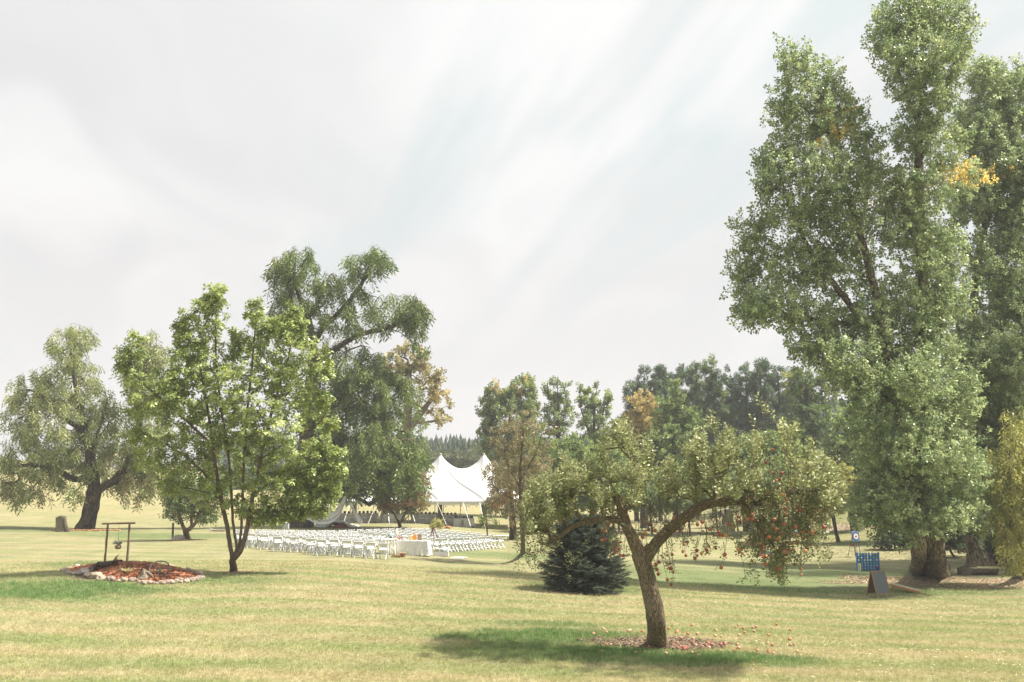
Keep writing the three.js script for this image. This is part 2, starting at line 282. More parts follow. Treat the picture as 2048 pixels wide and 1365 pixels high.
const BARE = [[1318, 1288, 1.55, 1.0], [470, 1146, 0.5, 0.3], [268, 1149, 2.5, 2.6]].map(([px, py, rx, rz]) => { const p = ground(px, py); return [p.x, p.z, rx, rz]; });
function turf(x, z) {
  const D = -z, big = fbm(x * 0.09 + 5, z * 0.14, 3), mid = fbm(x * 0.5, z * 0.8 + 9, 3), fine = n2(x * 2.2, z * 3.1), vf = n2b(x * 7, z * 7);
  let treeShade = 0;
  for (const [cx, cz, rx, rz, k] of shadePatches) { const e = ((x - cx) / rx) ** 2 + ((z - cz) / rz) ** 2; if (e < 4) treeShade = Math.max(treeShade, k * sst(1.25, 0.55, Math.sqrt(e) + mid * 0.7 + fine * 0.2)); }
  const stripe = Math.sin((z * 0.985 - x * 0.13) * 2 * Math.PI / 2.3 + n2(x * 0.1, z * 0.1) * 1.2), rows = D < 75 ? stripe * (0.6 + 0.4 * n2(x * 0.12, z * 0.3)) : 0;
  let g = clamp(0.46 + big * 0.55 + mid * 0.3 + rows * 0.6 + fine * 0.14 + vf * 0.14);
  let c = mix3(mix3(STRAW, DRY, clamp(0.5 + mid * 0.9 - rows * 0.3 + fine * 0.3)), GREEN, g * 0.85);
  c = mix3(c, SHADE_GREEN, treeShade * clamp(0.85 + fine * 0.3));  // tree shade mixed into the grass colour
  if (isBare(x, z)) c = [0.2, 0.135, 0.085];
  const far = sst(78, 110, D); if (far) { const b = sst(0.1, 0.5, fbm(x * 0.02 + 3, z * 0.05, 3)); c = mix3(c, mix3(FIELD, GREEN, b * 0.5 + 0.1 + fine * 0.05), far); }
  const right = sst(16, 30, x - (D - 60) * 0.1) * sst(66, 80, D); if (right) c = mix3(c, mix3([0.33, 0.3, 0.12], [0.18, 0.23, 0.07], clamp(0.4 + mid * 1.2)), right * 0.9);
  return c;
}
{
  const xs = [], zs = [];
  for (let x = 0; x < 34; x += 0.3) xs.push(x); for (let x = 34, s = 0.5; x < 330; x += s, s *= 1.07) xs.push(x);
  const xx = [...xs.slice(1).reverse().map((v) => -v), ...xs];
  for (let d = -60; d < 13; d += 4) zs.push(d); for (let d = 13; d < 62; d += 0.24) zs.push(d); for (let d = 62, s = 0.5; d < 430; d += s, s *= 1.03) zs.push(d);
  const nx = xx.length, nz = zs.length, p = new Float32Array(nx * nz * 3), c = new Float32Array(nx * nz * 3), uv = new Float32Array(nx * nz * 2), idx = [];
  for (let j = 0; j < nz; j++) for (let i = 0; i < nx; i++) {
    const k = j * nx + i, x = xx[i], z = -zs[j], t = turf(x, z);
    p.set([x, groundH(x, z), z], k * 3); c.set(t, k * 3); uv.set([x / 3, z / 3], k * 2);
    if (i < nx - 1 && j < nz - 1) idx.push(k, k + 1, k + nx, k + 1, k + nx + 1, k + nx);
  }
  const g = new THREE.BufferGeometry(); g.setAttribute('position', new THREE.BufferAttribute(p, 3)); g.setAttribute('color', new THREE.BufferAttribute(c, 3)); g.setAttribute('uv', new THREE.BufferAttribute(uv, 2)); g.setIndex(idx); g.computeVertexNormals();
  const blades = noiseTex(1024, 1024, (u, v) => { const a = tile2(u, v, 60, 2) * 0.5 + tile2(u, v, 150, 8) * 0.5 + tile2(u, v, 14, 30) * 0.35, b = 0.8 + a * 0.26; return [b, b, b * 0.97]; });
  const m = std(1, 1, 1, { map: blades, vertexColors: true, roughness: 1, bumpMap: blades, bumpScale: 0.05 });
  tag(part('lawn', g, m, scene), 'wide mown lawn in dry tan and green stripes', null, null, 'structure');
}
{ // the grass itself, near the camera
  const blade = []; const r = rng(77);
  for (let k = 0; k < 9; k++) { const a = r() * 6.28, d = r() * 0.05, h = 0.03 + r() * 0.035, x = Math.cos(a) * d, z = Math.sin(a) * d, w = 0.004, b = r() * 6.28, lx = (r() - 0.5) * 0.05, lz = (r() - 0.5) * 0.05; blade.push(x - Math.cos(b) * w, 0, z - Math.sin(b) * w, x + Math.cos(b) * w, 0, z + Math.sin(b) * w, x + lx, h, z + lz); }
  const g = new THREE.BufferGeometry(); g.setAttribute('position', new THREE.Float32BufferAttribute(blade, 3)); g.computeVertexNormals();
  const list = [], N = 170000;
  for (let k = 0; k < N; k++) {
    const D = 15.5 + 30 * Math.pow(r(), 1.5), x = (r() * 2 - 1) * D * 0.55; if (isBare(x, -D)) continue; const c = turf(x, -D), big = r() < 0.025 ? 1.6 : 1, v = 0.78 + r() * 0.46, e = treeShadeAt(x, -D);
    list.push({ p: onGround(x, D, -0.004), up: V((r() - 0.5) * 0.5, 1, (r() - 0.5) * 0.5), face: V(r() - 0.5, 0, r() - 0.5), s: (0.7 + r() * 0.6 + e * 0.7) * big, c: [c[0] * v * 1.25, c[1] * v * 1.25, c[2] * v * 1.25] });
  }
  const m = new THREE.MeshPhysicalMaterial({ roughness: 1, transmission: 0.3, thickness: 0, side: THREE.DoubleSide });
  tag(leaves('grass', g, m, list, scene), 'short dry grass blades of the near lawn', 'grass', null, 'stuff');
}
function isBare(x, z) { for (const [cx, cz, rx, rz] of BARE) if (((x - cx) / rx) ** 2 + ((z - cz) / rz) ** 2 < 0.8 + 0.5 * n2(x * 1.5, z * 1.5)) return true; return false; }
function treeShadeAt(x, z) { let l = 0; for (const [cx, cz, rx, rz, k] of shadePatches) { const e = ((x - cx) / rx) ** 2 + ((z - cz) / rz) ** 2; if (e < 1.5) l = Math.max(l, k * sst(1.2, 0.5, Math.sqrt(e))); } return l; }

// a flat litter patch: many small chips or leaves lying on the ground
function litter(name, label, category, geo, mat, list, where) { tag(leaves(name, geo, mat, list, scene), label, category, null, 'stuff'); }
const chip = (() => { const g = new THREE.BufferGeometry(); g.setAttribute('position', new THREE.Float32BufferAttribute([-0.5, 0, 0, 0.05, 0.1, 0.22, 0.5, 0, 0.02, -0.5, 0, 0, 0.5, 0, 0.02, -0.05, 0.06, -0.2], 3)); g.computeVertexNormals(); return g; })();
const chipMat = std(1, 1, 1, { roughness: 1, side: THREE.DoubleSide });
function scatter(seed, n, centre, rx, rz, size, cols, irregular = 0.3, dy = 0.012) {
  const r = rng(seed), L = [];
  for (let k = 0; k < n; k++) { const a = r() * 6.28, q = Math.sqrt(r()) * (1 + irregular * n2(Math.cos(a) * 1.3 + seed, Math.sin(a) * 1.3)), x = centre.x + Math.cos(a) * q * rx, z = centre.z + Math.sin(a) * q * rz; const c = mix3(cols[0], cols[1], r()), v = 0.7 + r() * 0.6;
    L.push({ p: V(x, groundH(x, z) + dy + r() * 0.015, z), up: V((r() - 0.5) * 0.4, 1, (r() - 0.5) * 0.4), face: V(r() - 0.5, 0, r() - 0.5), s: size * (0.5 + r()), c: [c[0] * v, c[1] * v, c[2] * v] }); }
  return L;
}

// ---------- the far wood on the ridge ----------
{
  const r = rng(31), p = [];
  for (let k = 0; k < 9; k++) { const y0 = k / 9, w = 0.3 * (1 - y0 * 0.93), n = 7; for (let s = 0; s < n; s++) { const a = (s + r() * 0.6) / n * 6.28, b = a + 0.75, rr = w * (0.7 + r() * 0.6); p.push(0, y0 + 0.2, 0, Math.cos(a) * rr, y0 + r() * 0.05, Math.sin(a) * rr, Math.cos(b) * rr * 0.8, y0 + 0.03 + r() * 0.05, Math.sin(b) * rr * 0.8); } }
  const g = new THREE.BufferGeometry(); g.setAttribute('position', new THREE.Float32BufferAttribute(p, 3)); g.computeVertexNormals();
  const L = [], Lb = [];
  for (let k = 0; k < 4600; k++) { const D = 205 + 190 * r(), x = lerp(-90, 130, r()) * D / 300, pine = r() < 0.75, c = pine ? mix3([0.035, 0.065, 0.04], [0.07, 0.1, 0.045], r()) : mix3([0.1, 0.14, 0.05], [0.15, 0.16, 0.05], r());
    const t = { p: onGround(x, D), up: V((r() - 0.5) * 0.06, 1, 0), face: V(r() - 0.5, 0, r() - 0.5), s: pine ? 5.5 + r() * 5 : 4.5 + r() * 3, c }; L.push(t); }
  tag(leaves('far_wood', g, std(1, 1, 1, { roughness: 1, side: THREE.DoubleSide }), L, scene), 'hazy far conifer wood on the ridge behind the tent', 'wood', null, 'stuff');
  // pale rounder trees at the foot of the wood
  for (let k = 0; k < 1500; k++) { const t = Math.floor(r() * 14), cx = [825, 850, 872, 905, 930, 950, 890, 840, 915, 960, 985, 810, 865, 940][t], ry = [16, 12, 20, 18, 14, 20, 10, 14, 10, 22, 24, 18, 10, 10][t], D = 185 + t * 2; let a, b, c; do { a = r() * 2 - 1; b = r() * 2 - 1; c = r() * 2 - 1; } while (a * a + b * b + c * c > 1);
    const q = at(cx + a * 16, 928 - ry * 0.5 + b * ry, D - c * 1.6); Lb.push({ p: q, up: V(a, b + 0.3, c), face: V(r() - 0.5, 1, r() - 0.5), s: 1.3 + r(), c: mix3([0.12, 0.165, 0.06], [0.18, 0.2, 0.075], r()) }); }
  tag(leaves('woodland_edge', SPRIG.far, M.leaf, Lb, scene), 'paler green bushes at the foot of the far wood', 'bushes', null, 'stuff');
}

// ---------- trees ----------
const C = {
  willow: [[0.065, 0.1, 0.03], [0.16, 0.195, 0.065]], pale: [[0.12, 0.15, 0.06], [0.25, 0.26, 0.125]], tan: [[0.16, 0.15, 0.075], [0.24, 0.21, 0.11]], maple: [[0.085, 0.125, 0.04], [0.225, 0.25, 0.085]], dark: [[0.05, 0.085, 0.03], [0.11, 0.145, 0.05]],
  poplar: [[0.095, 0.14, 0.062], [0.21, 0.235, 0.115]], yellow: [[0.3, 0.24, 0.07], [0.38, 0.28, 0.09]], orange: [[0.2, 0.165, 0.065], [0.28, 0.225, 0.09]], red: [[0.15, 0.085, 0.05], [0.2, 0.13, 0.07]], brown: [[0.12, 0.1, 0.06], [0.2, 0.175, 0.095]],
  apple: [[0.12, 0.145, 0.055], [0.27, 0.275, 0.14]], pine: [[0.04, 0.075, 0.045], [0.08, 0.11, 0.05]], spruce: [[0.02, 0.034, 0.02], [0.05, 0.068, 0.038]], lemon: [[0.15, 0.16, 0.05], [0.25, 0.24, 0.08]],
};
tree({
  name: 'willow_tree', label: 'tall pale willow with a thick trunk at the left beside the cut stump', seed: 101, D: 75, base: under(181, 75), bark: M.barkDark, sprig: SPRIG.willow, colors: [C.pale, C.pale, C.tan], style: 'droop', density: 58, perTip: 6, along: 0.75, jit: 0.4, leafScale: 1.15, thin: 0.45, gap: -0.05, bright: 2.1, r0: 0.54, rTip: 0.013, flare: 1.3, shiny: 0.3,
  limbs: [[[181, 1058], [182, 1020], [187, 985], [186, 950], [178, 900], [165, 840], [150, 770], [140, 700]], [[188, 990], [205, 975], [232, 958], [258, 925], [268, 890], [285, 800], [292, 700]], [[184, 945], [150, 960], [110, 940], [60, 930], [20, 935]], [[180, 910], [200, 850], [215, 800]], [[172, 870], [120, 830], [80, 790]], [[188, 960], [160, 975], [140, 990, -2]]],
  puffs: [[130, 695, 38, 45, 0, 1, 1], [160, 675, 30, 26, 0, 0.8, 1], [75, 780, 60, 45, 0, 0.9, 1], [150, 765, 70, 55, 0, 0.9, 1], [35, 825, 38, 45, 0, 0.8, 1], [115, 850, 80, 60], [205, 850, 50, 60], [55, 910, 60, 45, 0, 0.9], [150, 920, 65, 45], [225, 930, 60, 45, 0, 1, 2], [285, 900, 45, 60], [12, 950, 30, 45, 0, 0.8, 2], [85, 970, 45, 28, 0, 0.9, 2], [40, 985, 35, 30, 0, 0.6, 2], [150, 985, 20, 25, -2, 0.8], [265, 980, 35, 35, 0, 0.8, 2], [305, 950, 25, 45], [290, 690, 32, 42, 0, 0.7, 1], [275, 760, 30, 55, 0, 0.8, 1], [315, 730, 40, 50, 0, 0.8, 1], [300, 830, 45, 50]],
});
tree({
  name: 'willow_tree', label: 'broad dark willow with forking upper limbs standing left of the white tent', seed: 102, D: 79, base: under(606, 79), bark: M.barkDark, sprig: SPRIG.willow, colors: [C.willow], style: 'droop', density: 66, perTip: 6, along: 0.7, jit: 0.4, leafScale: 1.3, thin: 0.5, bright: 1.9, r0: 0.8, rTip: 0.018, flare: 1.3, shiny: 0.25,
  limbs: [[[606, 1050], [608, 980], [612, 900], [616, 820], [622, 760], [625, 735]], [[625, 735], [650, 712], [673, 697], [716, 671], [776, 656], [812, 640], [845, 625]], [[625, 736], [628, 700], [630, 686], [643, 660], [690, 613], [712, 585], [725, 565], [742, 522]], [[628, 700], [624, 675], [617, 647], [597, 587], [586, 535]], [[616, 842], [640, 838], [660, 816], [686, 794], [729, 764], [770, 752]], [[608, 990], [650, 1000], [690, 985], [716, 997], [738, 1010]], [[612, 900], [680, 890], [740, 880], [800, 900]], [[617, 640], [640, 600], [650, 570]], [[776, 656], [800, 665], [830, 690]]],
  puffs: [[590, 525, 48, 34, 0, 1, 1], [560, 555, 28, 45, 0, 0.8, 1], [610, 585, 50, 38, 0, 0.9, 1], [575, 630, 40, 45, 0, 0.8, 1], [650, 560, 25, 40, 0, 0.4, 1], [735, 520, 44, 30, 0, 1, 1], [770, 525, 18, 18, 0, 0.9, 1], [700, 570, 45, 40, 0, 0.6, 1], [670, 625, 40, 35, 0, 0.6, 1], [790, 615, 55, 32, 0, 1.1, 1], [835, 640, 28, 45, 0, 1, 1], [735, 640, 55, 30, 0, 0.8, 1], [640, 680, 50, 30, 0, 0.5, 1],
    [690, 735, 50, 35], [740, 730, 40, 35, 0, 0.9, 1], [645, 790, 60, 50], [740, 775, 70, 50], [795, 790, 50, 50, 0, 1, 1], [705, 840, 85, 45], [770, 890, 75, 55, -1], [820, 930, 40, 50, 0, 1, 1], [735, 940, 85, 55], [655, 900, 60, 60], [680, 965, 60, 26], [630, 955, 50, 50], [785, 965, 50, 26, 0, 0.9, 1], [835, 985, 24, 28, 0, 1, 1], [845, 905, 18, 36, 0, 1], [800, 985, 45, 28, -1], [760, 920, 80, 50, -2]],
});
tree({
  name: 'yellowing_tree', label: 'sparse yellowing tree rising behind the right side of the dark willow', seed: 103, D: 100, base: under(778, 100), bark: M.barkGrey, sprig: SPRIG.far, colors: [C.tan, C.orange, C.willow], density: 50, perTip: 5, jit: 0.5, leafScale: 0.7, r0: 0.6, rTip: 0.03, limbs: [[[778, 1030], [785, 960], [800, 890], [812, 850], [818, 780], [815, 720]], [[802, 885], [830, 845], [855, 810], [885, 780]], [[815, 850], [850, 845], [890, 840]], [[800, 800], [780, 740]]],
  puffs: [[820, 715, 35, 26, 0, 1, 2], [785, 740, 30, 30, 0, 1, 2], [845, 755, 32, 32, 0, 0.7], [880, 775, 24, 28, 0, 0.9, 1], [860, 815, 30, 22, 0, 0.7], [885, 830, 20, 16, 0, 0.8, 1], [835, 830, 30, 26, 0, 0.5, 2], [890, 800, 16, 20, 0, 0.7, 1]],
});
tree({
  name: 'maple_tree', label: 'fresh green maple with several thin stems on the lawn left of the chairs', seed: 104, D: 38.2, base: ground(470, 1143), bark: M.barkMaple, sprig: SPRIG.maple, colors: [C.maple], style: 'layer', density: 46, perTip: 7, along: 0.85, jit: 0.12, leafScale: 0.85, thin: 0.42, gap: 0.02, clump: 0.4, r0: 0.125, rTip: 0.006, stems: 4, flare: 1.5, shiny: 0.3, depthR: 1.1, scatter: 1.6,
  limbs: [[[466, 1143], [462, 1105], [455, 1060], [442, 1000], [430, 930], [420, 850], [405, 760], [395, 690]], [[470, 1143], [472, 1095], [466, 1050], [462, 990], [455, 900], [440, 800], [430, 680], [433, 600]], [[474, 1143], [478, 1090], [484, 1030], [486, 960], [490, 880], [500, 770], [512, 640]], [[477, 1143], [482, 1100], [496, 1045], [508, 980], [525, 900], [550, 800], [580, 700], [585, 650]],
    [[440, 990], [400, 940], [350, 900], [290, 870]], [[425, 890], [370, 840], [310, 790], [268, 750]], [[508, 985], [560, 960], [620, 945], [680, 942]], [[520, 915], [580, 880], [640, 845], [655, 820]], [[496, 1030], [550, 1010], [610, 1000]], [[545, 815], [600, 760], [640, 715]], [[445, 1000], [410, 985], [360, 975]]],
  puffs: [[428, 625, 26, 48], [385, 670, 32, 50], [410, 720, 50, 50], [372, 740, 40, 50], [512, 655, 24, 45, 0, 1, 1], [500, 730, 40, 60, 0, 1, 1], [575, 690, 32, 55, 0, 1, 1], [620, 715, 30, 40, 0, 0.8, 1], [455, 770, 60, 50], [590, 770, 50, 50, 0, 1, 1], [550, 750, 40, 50, 0, 0.8, 1], [265, 735, 22, 50], [300, 790, 60, 55], [360, 810, 55, 50], [425, 850, 70, 55], [535, 845, 75, 50, 0, 1, 1], [625, 825, 32, 38, 0, 1, 1], [300, 880, 45, 36, 0, 0.6], [355, 900, 70, 45], [470, 930, 85, 45, 0, 1, 2], [585, 905, 60, 30, 0, 1, 1], [640, 880, 25, 22, 0, 0.8, 1], [610, 945, 60, 14, 0, 2.4, 1], [665, 943, 25, 8, 0, 3.5, 1], [640, 985, 40, 8, 0, 2.4], [660, 905, 24, 7, 0, 2.4], [550, 975, 65, 26, 0, 1, 1], [605, 1002, 50, 11, 0, 2.4, 1], [575, 1028, 45, 9, 0, 2.4, 1], [630, 1022, 26, 6, 0, 2.4], [530, 1038, 40, 8, 0, 1.6], [350, 955, 35, 35], [420, 990, 40, 30, 0, 1, 2], [500, 1010, 60, 24, 0, 1, 1], [530, 1030, 40, 16, 0, 0.8, 1], [480, 850, 60, 50, 0, 0.8, 2], [433, 590, 10, 22, 0, 2], [415, 610, 12, 22, 0, 1.5], [365, 650, 10, 24, 0, 1.6], [358, 690, 14, 24, 0, 1.2], [512, 620, 10, 20, 0, 2, 1], [530, 660, 10, 24, 0, 1.5, 1], [585, 640, 12, 28, 0, 1.8, 1], [560, 655, 10, 24, 0, 1.4, 1], [600, 660, 10, 24, 0, 1.4, 1], [470, 690, 12, 28, 0, 1.3], [250, 720, 10, 34, 0, 1.6], [275, 690, 12, 24, 0, 1], [650, 745, 18, 12, 0, 1.4, 1], [650, 800, 16, 8, 0, 2, 1], [660, 850, 18, 8, 0, 1.8, 1], [645, 905, 22, 9, 0, 1.8, 1], [682, 938, 12, 5, 0, 3, 1], [655, 968, 26, 6, 0, 2, 1], [645, 1000, 22, 6, 0, 1.6, 1], [262, 860, 24, 26, 0, 0.5], [310, 930, 36, 24, 0, 0.6]],
});
tree({
  name: 'lilac_tree', label: 'low dark green tree with forked stems beside the fence post', seed: 105, D: 62, base: ground(376, 1079), bark: M.barkMaple, sprig: SPRIG.small, colors: [C.dark, C.maple], density: 60, perTip: 7, jit: 0.22, leafScale: 1.1, r0: 0.17, rTip: 0.012, limbs: [[[376, 1079], [369, 1060], [362, 1045], [355, 1020]], [[376, 1074], [383, 1055], [382, 1035], [385, 1010]], [[381, 1062], [392, 1045], [400, 1020]]],
  gap: -0.3, puffs: [[360, 1005, 32, 34], [395, 1000, 42, 40], [345, 1020, 18, 22], [425, 1010, 28, 30], [375, 970, 45, 30], [350, 980, 28, 28], [410, 1035, 30, 14], [440, 980, 25, 30]],
});
tree({
  name: 'japanese_maple', label: 'small red brown tree with dark forked stems in front of the tent', seed: 106, D: 77, base: ground(800, 1056), bark: M.barkDark, sprig: SPRIG.small, colors: [C.red, C.willow], density: 75, perTip: 6, jit: 0.3, leafScale: 1.3, r0: 0.13, rTip: 0.012, stems: 3, limbs: [[[800, 1056], [797, 1045], [790, 1032], [775, 1015]], [[801, 1056], [803, 1044], [808, 1030], [820, 1005], [830, 970]], [[802, 1056], [808, 1042], [820, 1028], [840, 1010]]],
  puffs: [[800, 1014, 48, 8, 0, 0.9], [775, 1016, 24, 6, 0, 0.8], [838, 1004, 22, 12, 0, 0.8], [828, 975, 30, 30, 0, 0.9, 1], [848, 985, 12, 35, 0, 0.7, 1], [800, 990, 35, 18, 0, 0.6, 1]],
});
tree({
  name: 'bronze_tree', label: 'slender bronze leaved tree right of the white chairs', seed: 107, D: 50, base: ground(1046, 1102), bark: M.barkGrey, sprig: SPRIG.small, colors: [C.brown, C.willow, C.red], density: 60, perTip: 6, jit: 0.18, leafScale: 0.9, thin: 0.55, r0: 0.12, rTip: 0.007, limbs: [[[1046, 1102], [1045, 1060], [1042, 1000], [1040, 940], [1045, 880], [1048, 830]], [[1043, 980], [1015, 930], [1005, 880]], [[1042, 960], [1075, 900], [1085, 860]], [[1044, 1010], [1010, 990], [985, 970]], [[1045, 1000], [1080, 985], [1100, 960]]],
  puffs: [[1045, 840, 30, 26, 0, 0.8], [1015, 875, 35, 35, 0, 0.8], [1080, 880, 30, 38, 0, 0.7, 1], [1045, 910, 50, 35, 0, 0.8], [1000, 955, 30, 25, 0, 0.9, 2], [1060, 960, 48, 28, 0, 0.8], [1005, 1000, 30, 20, 0, 0.8, 2], [1070, 1010, 40, 22, 0, 0.6, 1], [1030, 1040, 30, 18, 0, 0.5, 1]],
});
tree({
  name: 'crab_apple_tree', label: 'bushy brown green tree hiding the right end of the tent', seed: 108, D: 72, base: under(1026, 72), bark: M.barkDark, sprig: SPRIG.small, colors: [C.brown, C.dark, C.maple], density: 85, gap: -0.3, perTip: 7, jit: 0.3, leafScale: 1.2, r0: 0.24, rTip: 0.012, limbs: [[[1026, 1062], [1025, 1040], [1022, 1010], [1020, 975], [1015, 940]], [[1022, 1010], [1000, 990], [985, 970]]],
  puffs: [[985, 950, 18, 24, 0, 0.9], [1000, 985, 26, 26], [1020, 950, 35, 28, 0, 1, 1], [1045, 980, 35, 35, 0, 1, 2], [1000, 1018, 28, 18, 0, 1, 1], [1040, 1020, 30, 20, 0, 0.8, 1], [985, 1010, 16, 14, 0, 0.7], [1070, 950, 30, 35, 0, 1, 1]],
});
tree({
  name: 'garden_shrub', label: 'leafy shrub beside the tent ropes right of the cloth covered table', seed: 109, D: 73, base: under(974, 73), bark: M.barkGrey, sprig: SPRIG.small, colors: [C.maple, C.brown], density: 90, perTip: 6, jit: 0.15, r0: 0.06, rTip: 0.012, limbs: [[[974, 1058], [974, 1045], [972, 1030]]], puffs: [[972, 1045, 14, 14], [985, 1050, 12, 9], [975, 1030, 10, 12, 0, 0.8]],
});
tree({
  name: 'garden_shrub', label: 'feathery yellow green bush in the small mulch bed behind the chairs', seed: 110, D: 71, base: under(874, 71), bark: M.barkGrey, sprig: SPRIG.small, colors: [C.lemon, C.maple], density: 120, perTip: 7, jit: 0.12, r0: 0.05, rTip: 0.01, limbs: [[[874, 1060], [874, 1054], [873, 1046]]], puffs: [[874, 1050, 13, 8], [866, 1053, 8, 6], [873, 1044, 6, 6]],
});

// trees beyond the lawn
const bg = (name, label, seed, D, px, limbs, puffs, o = {}) => tree({ name, label, seed, D, base: under(px, D), bark: M.barkDark, sprig: SPRIG.far, density: 62, perTip: 6, jit: 0.55, gap: -0.3, leafScale: 0.62, r0: 0.4, rTip: 0.03, minPx: 0.4, colors: [C.willow, C.maple, C.orange, C.willow], shiny: 0.15, limbs, puffs, ...o });
const trunkTo = (px, D, top) => { const b = under(px, D), y = 930 - (b.y - EYE) / D * FOC; return [[px, y], [px - 1, lerp(y, top, 0.35)], [px + 2, lerp(y, top, 0.7)], [px, top + 12]]; };
bg('autumn_maple', 'dense green maple with an orange red top right of the tent peak', 201, 118, 1018, [trunkTo(1018, 118, 760), [[1018, 900], [985, 850], [978, 800]], [[1019, 890], [1055, 840], [1062, 800]]], [[1000, 790, 34, 24, 0, 1, 2], [1045, 780, 32, 20, 0, 1, 2], [978, 820, 20, 40], [1020, 835, 50, 40], [1060, 840, 28, 50], [1000, 890, 42, 45], [1050, 900, 45, 45], [975, 870, 18, 40], [990, 935, 30, 28], [1030, 940, 45, 35], [1015, 975, 50, 25], [1040, 805, 40, 24, 0, 1, 3], [1000, 815, 30, 22, 0, 1, 3], [1050, 775, 22, 18, 0, 1, 3]], { style: 'up', jit: 0.5 });
bg('autumn_maple', 'green tree with a thin reddish tip between two other far trees', 202, 122, 1115, [trunkTo(1115, 122, 765)], [[1102, 785, 16, 22, 0, 1, 3], [1122, 790, 16, 26, 0, 1, 3], [1115, 830, 34, 35, 0, 1, 3], [1115, 880, 38, 40], [1105, 930, 45, 35], [1110, 970, 45, 30]], { style: 'up' });
bg('ascending_tree', 'dark green tree with upswept branches standing apart against the sky', 203, 116, 1186, [trunkTo(1186, 116, 775), [[1185, 880], [1165, 830], [1158, 790]], [[1186, 880], [1205, 830], [1212, 790]], [[1186, 860], [1190, 800], [1195, 775]]], [[1165, 800, 16, 34, 0, 0.8, 1], [1190, 795, 14, 28, 0, 0.8, 1], [1210, 810, 14, 32, 0, 0.8, 1], [1185, 850, 36, 36, 0, 0.9], [1185, 905, 34, 35, 0, 0.9], [1185, 950, 40, 35], [1180, 985, 40, 20]], { style: 'up', jit: 0.4, leafScale: 0.6 });
bg('round_tree', 'shadowed bushy tree behind the left crown of the apple tree', 204, 84, 1150, [trunkTo(1150, 84, 880)], [[1140, 910, 40, 35], [1180, 930, 40, 40, 0, 1, 3], [1120, 960, 40, 40], [1170, 985, 50, 35], [1205, 965, 30, 40, 0, 1, 3], [1130, 1010, 40, 22]], { leafScale: 0.55, jit: 0.4 });
bg('yellow_tree', 'orange yellow tree at the left edge of the pine group', 205, 112, 1286, [trunkTo(1286, 112, 795)], [[1288, 810, 30, 24, 0, 1], [1272, 848, 28, 28, 0, 0.9], [1300, 848, 28, 30, 0, 0.9]], { colors: [C.orange] });
bg('conical_maple', 'big pointed green maple in front of the dark pines', 206, 104, 1352, [trunkTo(1352, 104, 755)], [[1345, 775, 12, 20, 0, 1, 3], [1345, 805, 28, 25, 0, 1, 3], [1350, 840, 45, 32], [1352, 880, 58, 35], [1350, 920, 58, 30], [1310, 900, 25, 35], [1385, 850, 25, 30, 0, 1, 3]], { colors: [C.willow] });
const pineSpots = [[1288, 740, 128], [1318, 733, 132], [1352, 738, 136], [1392, 728, 130], [1424, 722, 126], [1462, 738, 134], [1492, 730, 130], [1520, 722, 127], [1556, 735, 131], [1590, 742, 136], [1270, 768, 130]];
pineSpots.forEach(([px, top, D], i) => {
  const pf = []; for (let y = top + 8, k = 0; y < 905; y += 15, k++) { const w = Math.min(34, 12 + k * 3.2) * (0.75 + 0.5 * Math.abs(Math.sin(i * 3 + k * 2.1))); pf.push([px + Math.sin(i + k * 1.7) * 9, y, w, 8, 0, y > 850 ? 0.5 : 1, i === 4 || i === 3 ? (k < 6 ? 1 : 0) : 0]); }
  const nth = ['leftmost dark pine of the far group', 'second pine from the left in the far group', 'third pine from the left in the far group', 'pine with a yellowish crown above the pointed maple', 'tallest yellowish pine near the middle of the group', 'sixth pine of the far group with bare lower trunk', 'seventh pine of the far group with layered boughs', 'tall bluish pine right of the gap in the group', 'ninth pine of the far group beside the poplars', 'pine half hidden by the left poplar crown', 'low pine reaching left out of the far group'][i];
  bg('pine_tree', nth, 300 + i, D, px, [trunkTo(px, D, top)], pf, { colors: [C.pine, C.willow], sprig: SPRIG.needle, leafScale: 1.25, density: 70, perTip: 5, jit: 0.5, r0: 0.28, shiny: 0.1, group: 'pines beyond the lawn' });
});
bg('yellowing_tree', 'yellowish tree between the pines and the left poplar', 207, 110, 1612, [trunkTo(1612, 110, 745)], [[1595, 765, 26, 32, 0, 1, 2], [1615, 810, 30, 40, 0, 1, 3], [1640, 850, 30, 40, 0, 1, 3], [1600, 870, 40, 35], [1650, 780, 30, 40, 0, 1, 1]], { colors: [C.dark, C.maple, C.lemon, C.willow] });
bg('round_tree', 'dark round tree under the pines behind the apple tree', 208, 100, 1490, [trunkTo(1490, 100, 880)], [[1470, 905, 45, 28], [1520, 900, 45, 35, 0, 1, 3], [1440, 925, 40, 22], [1570, 905, 40, 30]], {});
bg('bank_shrub', 'pale yellow green shrub on the bank left of the poplars', 209, 82, 1668, [trunkTo(1668, 82, 930)], [[1668, 960, 40, 34], [1700, 985, 28, 30], [1630, 985, 36, 28], [1655, 1010, 40, 18], [1600, 975, 30, 22]], { colors: [C.lemon], leafScale: 0.5, jit: 0.35, r0: 0.15 });

